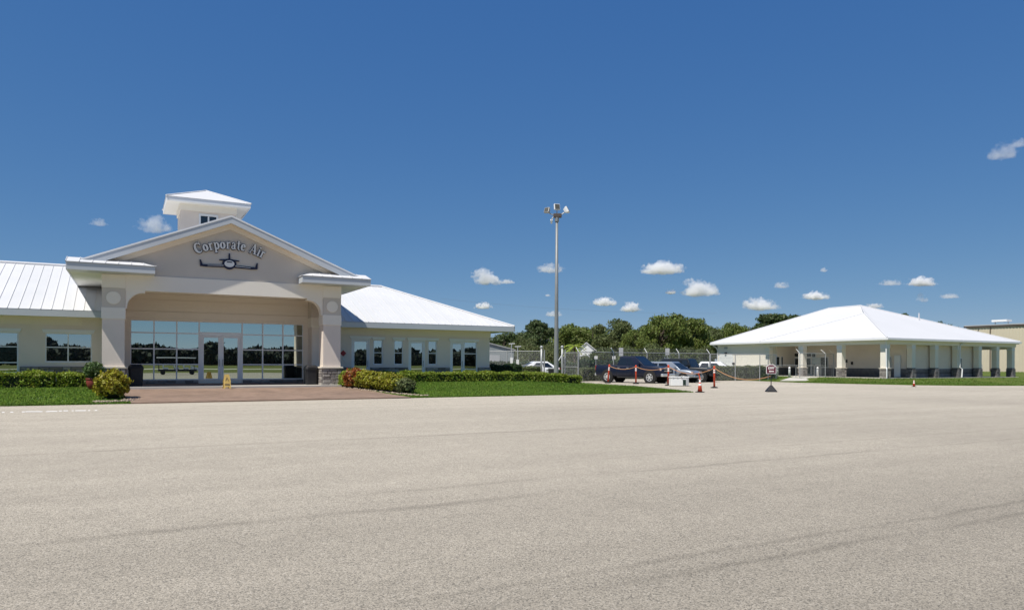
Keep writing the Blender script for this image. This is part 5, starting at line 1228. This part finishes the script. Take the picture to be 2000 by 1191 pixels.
# hedges behind the fence
def hedge_w(label, x0, Y0, x1, Y1, h, n, mat, seed, size=.07, wd=.9):
    a, b = Vector((*D_(x0, Y0), 0)), Vector((*D_(x1, Y1), 0)); m = (a+b)/2; L = (b-a).length
    t = hedge('hedge', label, -L/2, L/2, -wd/2, wd/2, h, n, mat, 0, seed, zf=0, size=size); t.location = m; t.rotation_euler = (0, 0, math.atan2((b-a).y, (b-a).x)); return t
hedge_w('dusty olive hedge behind the bare fence before the second building', 1388, 64, 1512, 67, 1.28, 6000, 'scrub', 61)
hedge_w('dusty olive hedge behind the fence left of the pickup', 1131, 60, 1185, 62, 1.1, 3000, 'scrub', 62)
hedge_w('dark low hedge behind the chain-link panel near the mast', 1070, 64, 1130, 63, .9, 3000, 'hedge_dark', 63)
# ------------------------------------------------------------------ trees
def tree_meshes(kind, seed):
    """unit-height tree: crown (leaf quads) and trunk; kinds oak / round / pine / bush"""
    rg = np.random.default_rng(seed); cl = []
    if kind == 'oak': nb, rx, zlo, zhi, cr, leafn, ls = 34, .52, .34, .90, (.10, .17), 11000, .020
    elif kind == 'round': nb, rx, zlo, zhi, cr, leafn, ls = 28, .42, .28, .88, (.10, .17), 9500, .020
    elif kind == 'pine': nb, rx, zlo, zhi, cr, leafn, ls = 20, .36, .48, .95, (.07, .13), 7500, .019
    else: nb, rx, zlo, zhi, cr, leafn, ls = 20, .62, .15, .80, (.14, .24), 7000, .030
    while len(cl) < nb:
        d = rg.normal(size=3); d /= np.linalg.norm(d); r = rg.uniform(.35, 1)**.6
        z = (zlo+zhi)/2 + d[2]*(zhi-zlo)/2*r; w = rx*(1 if kind != 'pine' else (1.15 - .5*(z-zlo)/(zhi-zlo)))
        R_ = rg.uniform(*cr)
        cl.append((d[0]*w*r*.85, d[1]*w*r*.85, min(z, .985-R_), R_))
    per = np.array([c[3]**2 for c in cl]); per = (per/per.sum()*leafn).astype(int); pts = []; outs = []
    for (x, y, z, R_), n in zip(cl, per):
        d = rg.normal(size=(n, 3)); d /= np.linalg.norm(d, axis=1)[:, None]
        rr = R_*(1 - np.abs(rg.normal(0, .28, n)))*(1+.22*np.sin(d[:, 0]*7+x*30)*np.sin(d[:, 1]*6+z*20))
        flat = .62 if kind in ('pine', 'oak') else .8
        pts.append(np.stack([x+d[:, 0]*rr*1.15, y+d[:, 1]*rr*1.15, z+d[:, 2]*rr*flat], 1)); outs.append(d)
    p = np.concatenate(pts); o = np.concatenate(outs)
    crown = lambda mat: raw_mesh('crown', leaf_verts(p, ls, np.random.default_rng(seed+1), o*.6), 4, mat)
    mb = MB(); tr_ = .022 if kind != 'pine' else .017
    bend = rg.normal(0, .015, (4, 2)); spine = [(0, 0, -.01), (bend[0][0], bend[0][1], zlo*.5), (bend[1][0], bend[1][1], zlo), (bend[2][0], bend[2][1], (zlo+zhi)/2), (bend[3][0], bend[3][1], zhi*.95)]
    mb.tube(spine, tr_, 8, tr_*.25)
    for x, y, z, R_ in cl[:14]:
        s = max(zlo*.7, min(z-.08, .75)); mb.tube([(bend[1][0], bend[1][1], s*.85), (x*.5, y*.5, (s+z)/2), (x, y, z)], tr_*.42, 5, tr_*.1)
    return crown, mb.mesh('trunk', 'bark')
PROTO = {}
def proto(kind, var, leaf):
    k = (kind, var, leaf)
    if k not in PROTO:
        kk = (kind, var)
        if kk not in PROTO: PROTO[kk] = tree_meshes(kind, hash_(kind)+var*17)
        PROTO[k] = (PROTO[kk][0](leaf), PROTO[kk][1])
    return PROTO[k]
def hash_(s_): return sum(ord(c)*(i+3) for i, c in enumerate(s_))
def tree(label, x, top, w, Y, kind, var, leaf, rot, name='tree', cat='tree', group='trees behind the fence', z=0):
    q = at_depth(x, top, Y); h = q.z - z; wid_ = 1.15*w*Y/FPX
    unit = {'oak': 1.22, 'round': .98, 'pine': .80, 'bush': 1.55}[kind]
    t = thing(name, label, cat, (q.x, q.y, z), rot, group)
    cm, tm = proto(kind, var, leaf)
    for nm, me in (('trunk', tm), ('crown', cm)):
        o = bpy.data.objects.new(nm, me); C.objects.link(o); o.parent = t; o.scale = (wid_/unit, wid_/unit, h)
    return t
TREES = [
 ('dense dark tree peeking under the right eave of the terminal', 985, 640, 95, 104, 'round', 0, 'pine', .3),
 ('clumpy pine with open crown left of the mast', 1052, 618, 62, 100, 'pine', 0, 'pine', 1.0),
 ('small tree filling the gap left of the mast', 1022, 650, 60, 92, 'oak', 1, 'oak2', 2.0),
 ('rounded green tree right of the mast', 1112, 626, 88, 108, 'round', 1, 'oak', 2.2),
 ('rounded tree behind the white shed roof', 1158, 630, 78, 112, 'round', 0, 'oak', 4.0),
 ('feathery grey green oak above the pickup bed', 1200, 614, 100, 100, 'oak', 0, 'oak2', .5),
 ('lower bright green tree above the pickup cab', 1243, 636, 70, 94, 'oak', 1, 'oak', 3.4),
 ('largest oak crown, above the pickup windscreen', 1296, 602, 112, 96, 'oak', 2, 'oak', 1.7),
 ('wide oak crown right of the largest one', 1348, 611, 95, 99, 'oak', 0, 'oak', 5.1),
 ('low dark tree between the wide oak and the second roof', 1386, 636, 62, 112, 'round', 1, 'oak2', .8),
 ('round-topped tree left of the second roof slope', 1411, 620, 58, 124, 'round', 0, 'oak', 1.3),
 ('second round-topped tree along the roof slope', 1441, 625, 56, 126, 'round', 1, 'oak', 2.9),
 ('low tree just above the roof slope', 1478, 627, 62, 130, 'oak', 1, 'oak2', 4.4),
 ('dark spreading pine above the second roof', 1518, 606, 100, 126, 'pine', 1, 'pine', .2),
 ('dark pine crown touching the second roof ridge', 1556, 608, 70, 130, 'pine', 0, 'pine', 2.0),
 ('pointed dark treetop behind the roof ridge', 1768, 605, 28, 170, 'pine', 1, 'pine', 1.0),
 ('rounded dark treetop behind the right roof slope', 1825, 618, 46, 170, 'round', 0, 'pine', 1.0),
 ('low dark treetop left of the hangar gable', 1858, 628, 40, 170, 'round', 1, 'pine', 3.0),
]
for i, (x, top, w, kd) in enumerate(((975, 646, 80, 'round'), (1020, 642, 90, 'round'), (1080, 632, 90, 'oak'), (1140, 634, 95, 'round'), (1178, 630, 85, 'oak'), (1230, 632, 100, 'round'), (1262, 628, 85, 'oak'), (1322, 624, 100, 'round'), (1378, 630, 95, 'oak'), (1428, 638, 80, 'round'), (1462, 638, 70, 'oak'), (1496, 632, 80, 'round'), (1540, 628, 70, 'round'))):
    TREES.append((['backing tree crown %s' % q for q in ('low under the terminal eave', 'left of the open pine', 'just behind the mast', 'behind the white shed', 'left of the feathery oak', 'right of the feathery oak', 'left of the largest oak', 'between the two biggest oaks', 'left of the second roof corner', 'between the two round-topped trees', 'behind the low tree over the roof slope', 'left of the spreading pine', 'right of the spreading pine')][i], x, top, w, 138, kd, i % 2, 'pine' if i % 3 else 'oak2', i*.9))
for a in TREES: tree(*a)
BUSH = [('pale scrubby bush under the eave of the right wing', 978, 662, 62, 84, 0), ('scrubby bush left of the mast foot', 1035, 655, 70, 80, 1), ('scrubby bush behind the gate posts', 1080, 660, 60, 76, 0), ('pale bush below the white shed', 1140, 683, 50, 74, 1), ('open bush left of the white shed', 1112, 664, 50, 76, 0),
        ('olive bush behind the pickup tailgate', 1178, 668, 66, 76, 0), ('dense bush behind the pickup cab', 1228, 662, 66, 80, 1), ('dense bush behind the silver car', 1282, 660, 70, 82, 0), ('dark bush behind the black off-roader', 1335, 664, 66, 84, 1), ('dark bush beside the second building corner', 1376, 666, 50, 88, 0)]
for i, (lb, x, top, w, Y, v) in enumerate(BUSH): tree(lb, x, top, w, Y, 'bush', v, 'scrub' if i in (0, 2, 3, 4) else 'oak2', i*1.1, 'bush', 'bush', 'bushes behind the fence')
# small palm by the white shed
pq = at_depth(1122, 655, 72); pm_ = thing('palm_tree', 'small yellow green palm right of the mast', 'palm', (pq.x, pq.y, 0))
MB().tube([(0, 0, 0), (.05, 0, 1.5), (0, 0, 3.2)], .14, 8, .10).build('trunk', 'bark', pm_)
for k in range(14):
    a = k*2.4; el = .9-.09*k; pts = []; mb = MB()
    L_ = [Vector((math.cos(a)*r*1.5*math.cos(el*(1-r*.4)), math.sin(a)*r*1.5*math.cos(el*(1-r*.4)), 3.2+r*1.2*math.sin(el)-r*r*.9)) for r in np.linspace(0, 1, 8)]
    sd = Vector((-math.sin(a), math.cos(a), 0))
    for i in range(7):
        w = .22*math.sin(math.pi*(i+.7)/8.2); mb.poly([L_[i], L_[i]+sd*w+Vector((0, 0, -.1)), L_[i+1]]); mb.poly([L_[i], L_[i]-sd*w+Vector((0, 0, -.1)), L_[i+1]])
    mb.build('frond', 'hedge', pm_)
# sheds beyond the fence
def shed(label, x, Y, w, d, he, hr, wallm, roofm, rz):
    q = at_depth(x, 700, Y); t = thing('shed', label, 'shed', (q.x, q.y, 0), rz, 'sheds beyond the fence')
    MB().prism([(-w/2, -d/2, 0), (w/2, -d/2, 0), (w/2, -d/2, he), (0, -d/2, hr), (-w/2, -d/2, he)], (0, d, 0)).build('wall', wallm, t)
    mb = MB()
    for s in (-1, 1): mb.prism([(s*(w/2+.2), -d/2-.15, he-.08), (0, -d/2-.15, hr+.02), (0, -d/2-.15, hr+.1), (s*(w/2+.2), -d/2-.15, he)], (0, d+.3, 0))
    mb.build('roof', roofm, t)
    MB().box(-w*.22, w*.22, -d/2-.04, -d/2-.003, 0, he*.8).build('door', 'greyroof', t)
shed('white gabled shed showing between the trees right of the mast', 1146, 86, 2.0, 2.2, 3.0, 3.9, 'bluewhite', 'bluewhite', R(-8))
shed('low pale grey shed seen past the end of the right wing', 952, 78, 5.2, 6, 2.9, 3.5, 'paleblue', 'greyroof', R(5))
# overhead wire
mb = MB(); a, b = at_depth(860, 583, 140), at_depth(1400, 612, 150)
wt = thing('overhead_wire', 'thin overhead wire sagging across the sky behind the mast', 'wire', a)
MB(a).tube([a.lerp(b, k/16) - Vector((0, 0, .8*4*(k/16)*(1-k/16))) for k in range(17)], .013, 4).build('strand', 'greysteel', wt)

# ------------------------------------------------------------------ clouds
def ico():
    bm = bmesh.new(); bmesh.ops.create_icosphere(bm, subdivisions=3, radius=1); V = [v.co[:] for v in bm.verts]; F = [[v.index for v in f.verts] for f in bm.faces]; bm.free(); return V, F
IV, IF = ico()
def cloud(label, x, y, w, h, al, seed, skew=0):
    Y = 5000; q = at_depth(x, y, Y); k = Y/FPX; Wm, Hm = w*k*1.25, h*k*1.45
    me = bpy.data.meshes.new('cloud'); me.from_pydata(IV, [], IF)
    me.materials.append(cloud_mat(seed, (.0055 + .05*al*al)*28/h if al < .6 else .06*28/h, Wm, Hm, skew))
    o = bpy.data.objects.new('cloud', me); C.objects.link(o); o.location = q; o.scale = (Wm/2, Wm/2*.6, Hm/2); tag(o, label, 'cloud', 'small cumulus clouds'); return o
CL = [('bright humped cloud left of the mast', 948, 540, 72, 32, .9, 1, -.5), ('thin wisp trailing right of the humped cloud', 990, 549, 34, 10, .45, 2), ('pale cloud crossed by the mast', 1076, 522, 66, 20, .5, 3), ('bright flat-based cloud, highest right of the mast', 1293, 521, 96, 28, .9, 4),
      ('largest bright cloud above the big oaks', 1365, 560, 90, 38, .9, 5, -.2), ('tiny cloud left of the largest cloud', 1310, 569, 26, 10, .6, 6), ('low cloud above the grey green oak', 1180, 588, 58, 18, .8, 7), ('low cloud right of and below its neighbour over the oak', 1233, 598, 50, 20, .7, 8),
      ('small cloud above the right wing eave end', 944, 596, 42, 14, .75, 9), ('faint low cloud behind the mast', 1082, 611, 40, 14, .55, 10), ('tiny faint puff left of the mast', 1070, 576, 12, 6, .5, 11), ('long bright cloud above the dark spreading pine', 1483, 592, 84, 26, .85, 12, -.3),
      ('faint puff above and right of the long cloud', 1526, 555, 36, 15, .45, 13), ('bright cloud highest above the second roof', 1801, 548, 66, 20, .7, 14), ('cloud above the second roof left slope', 1592, 576, 62, 18, .65, 15), ('small faint puff high over the second roof', 1608, 526, 20, 10, .4, 16),
      ('faint cloud at the upper right picture edge', 1958, 294, 76, 34, .32, 17, .2), ('faint cloud scrap touching the upper right edge', 1992, 276, 40, 22, .32, 18), ('faint pair of puffs below the bright right cloud', 1801, 580, 28, 20, .4, 19), ('faint flat cloud left of the hangar', 1855, 577, 46, 11, .35, 20),
      ('faint streak left of the bright right cloud', 1740, 551, 56, 12, .3, 21), ('small cloud resting on the second roof ridge', 1708, 596, 40, 11, .55, 22), ('soft cloud left of the cupola', 300, 434, 80, 40, .5, 23, -.2), ('very faint cloud far left of the cupola', 192, 433, 40, 16, .25, 24)]
for c in CL: cloud(*c)

# ------------------------------------------------------------------ what the windows reflect: field, wood, cart and aircraft behind the camera
rg = np.random.default_rng(99); Vs = []
for i in range(150):
    u = -330 + i*4.7 + rg.normal(0, 1.5); v = -245 + rg.normal(0, 12); h = rg.uniform(5.8, 8.2) + (3.2 if rg.random() < .1 else 0); r = rg.uniform(4.5, 8)
    n = 520; d = rg.normal(size=(n, 3)); d /= np.linalg.norm(d, axis=1)[:, None]; rr = (1-np.abs(rg.normal(0, .2, n)))[:, None]
    p = d*rr*np.array([r, r, h*.52]) + np.array([u, v, h*.5]); p[:, 2] = np.maximum(p[:, 2], .2); Vs.append(leaf_verts(p, 1.5, rg, d))
o = bpy.data.objects.new('distant_wood', raw_mesh('distant_wood', np.concatenate(Vs), 4, 'wood')); C.objects.link(o); o.rotation_euler = (0, 0, T1); o['kind'] = 'stuff'; tag(o, 'dark wood across the airfield, mirrored in the terminal windows', 'wood')
gcx = thing_uv('golf_cart', 'long white-roofed golf cart mirrored in the entrance glass', 'golf cart', 5.0, -14.5, 0)
MB().box(-2.0, 2.0, -.6, .6, .38, .62).build('chassis', 'black', gcx, bevel=.05); MB().box(-2.1, 1.9, -.68, .68, 1.85, 1.95).build('roof', 'bluewhite', gcx, bevel=.03)
for x in (-1.9, 0, 1.75):
    for y in (-.6, .6): MB().tube([(x, y, .6), (x, y, 1.86)], .025, 6).build('roof_post', 'black', gcx)
for x in (-1.2, -.1, .9): s_ = MB().box(x-.25, x+.25, -.55, .55, .62, .8).build('seat', 'bluewhite', gcx, bevel=.04); MB().box(x-.3, x-.2, -.55, .55, .8, 1.2).build('seat_back', 'bluewhite', s_, bevel=.03)
for x in (-1.5, 1.5):
    for y in (-.62, .62): MB().lathe([(.16, y-.09), (.24, y-.08), (.24, y+.08), (.16, y+.09)], (x, 0, .24), 14, 'y').build('wheel', 'rubber', gcx)
MB().loft([[(1.4, -.6, .5), (1.4, .6, .5), (1.4, .6, 1.0), (1.4, -.6, 1.0)], [(2.15, -.5, .5), (2.15, .5, .5), (2.15, .5, .75), (2.15, -.5, .75)]]).build('cowl', 'bluewhite', gcx, bevel=.05)
ac = thing_uv('parked_aircraft', 'white private jet mirrored in the left wing windows', 'aircraft', -22, -9, 0)
prof = [(-7, .1, 2.0), (-6, .35, 1.9), (-4, .7, 1.75), (-1, .85, 1.7), (3, .85, 1.7), (4.6, .7, 1.6), (5.8, .4, 1.4), (6.5, .08, 1.25)]
MB().loft([[(x, r*math.cos(a), z+r*math.sin(a)) for a in np.linspace(0, 2*math.pi, 17)[:-1]] for x, r, z in prof]).build('fuselage', 'whitepaint', ac, smooth=True)
for s in (-1, 1):
    MB().prism([(1.2, s*.6, 1.15), (-1.2, s*.6, 1.15), (-2.4, s*7, 1.5), (-1.5, s*7, 1.5)], (0, 0, .12)).build('wing', 'whitepaint', ac)
    MB().lathe([(.30, -4.8), (.42, -4.0), (.42, -3.0), (.34, -2.6)], (0, s*1.25, 2.15), 16, 'x').build('engine', 'silverpaint', ac, smooth=True)
    MB().prism([(-6.2, 0, 3.9), (-7.2, 0, 3.9), (-7.6, s*2.4, 3.95), (-7.0, s*2.4, 3.95)], (0, 0, .08)).build('tailplane', 'whitepaint', ac)
    MB().tube([(-.5, s*1.5, 1.2), (-.5, s*1.5, .25)], .07, 6).build('gear_leg', 'steel', ac); MB().lathe([(.14, s*1.5-.08), (.25, s*1.5-.07), (.25, s*1.5+.07), (.14, s*1.5+.08)], (-.5, 0, .25), 14, 'y').build('wheel', 'rubber', ac)
    for k in range(5): MB().box(-1.2+k*.9, -.8+k*.9, s*.82-.03, s*.82+.03, 1.85, 2.1).build('cabin_window', 'carglass', ac)
MB().prism([(-4.6, -.05, 2.3), (-6.6, -.05, 2.1), (-7.3, -.05, 3.9), (-6.2, -.05, 3.9)], (0, .1, 0)).build('tail_fin', 'bluepaint', ac)
MB().tube([(5, 0, 1.2), (5, 0, .2)], .06, 6).build('gear_leg', 'steel', ac); MB().lathe([(.1, -.06), (.2, -.05), (.2, .05), (.1, .06)], (5, 0, .2), 12, 'y').build('wheel', 'rubber', ac)

hedge_w('pale green scrub hedge in front of the white car', 1019, 61, 1052, 60, 1.15, 2600, 'scrub', 64, wd=1.2)
hedge_w('dark undergrowth row beyond the gate posts', 1050, 67, 1132, 66, 1.5, 4200, 'hedge_dark', 65, .09, 1.4)
hedge_w('dark undergrowth row behind the long fence', 1134, 69, 1392, 72, 1.75, 9000, 'hedge_dark', 66, .10, 1.6)
hedge_w('dark undergrowth row past the wing end', 930, 72, 1050, 70, 1.6, 5000, 'hedge_dark', 67, .10, 1.6)

def edge2(rg, n):
    t = rg.uniform(0, 1, n)**1.3; P = np.array([idx(F2, a*.86) for a in t]); k = rg.uniform(0, 1, n)**2
    Q = np.array([idx(B2, a*.86) for a in t]); P = P + (Q-P)*k[:, None]*.9 + rg.normal(0, .08, (n, 2))
    tt = np.clip((P[:, 0]-50.2)/8.8, 0, 1); ok = (np.abs(P[:, 1]-(42.7+5.8*tt)) > 1.9) | (P[:, 0] > 59.5); P, k = P[ok], k[ok]
    return np.stack([P[:, 0], P[:, 1], .01 + .22*np.clip(k*.9/.8, 0, 1)**2*(3-2*np.clip(k*.9/.8, 0, 1))], 1)
tag(blades('verge_grass', edge2, 26000, .085, .035, 'blade', 8), 'uneven mown grass along the verge of the second building', 'grass')
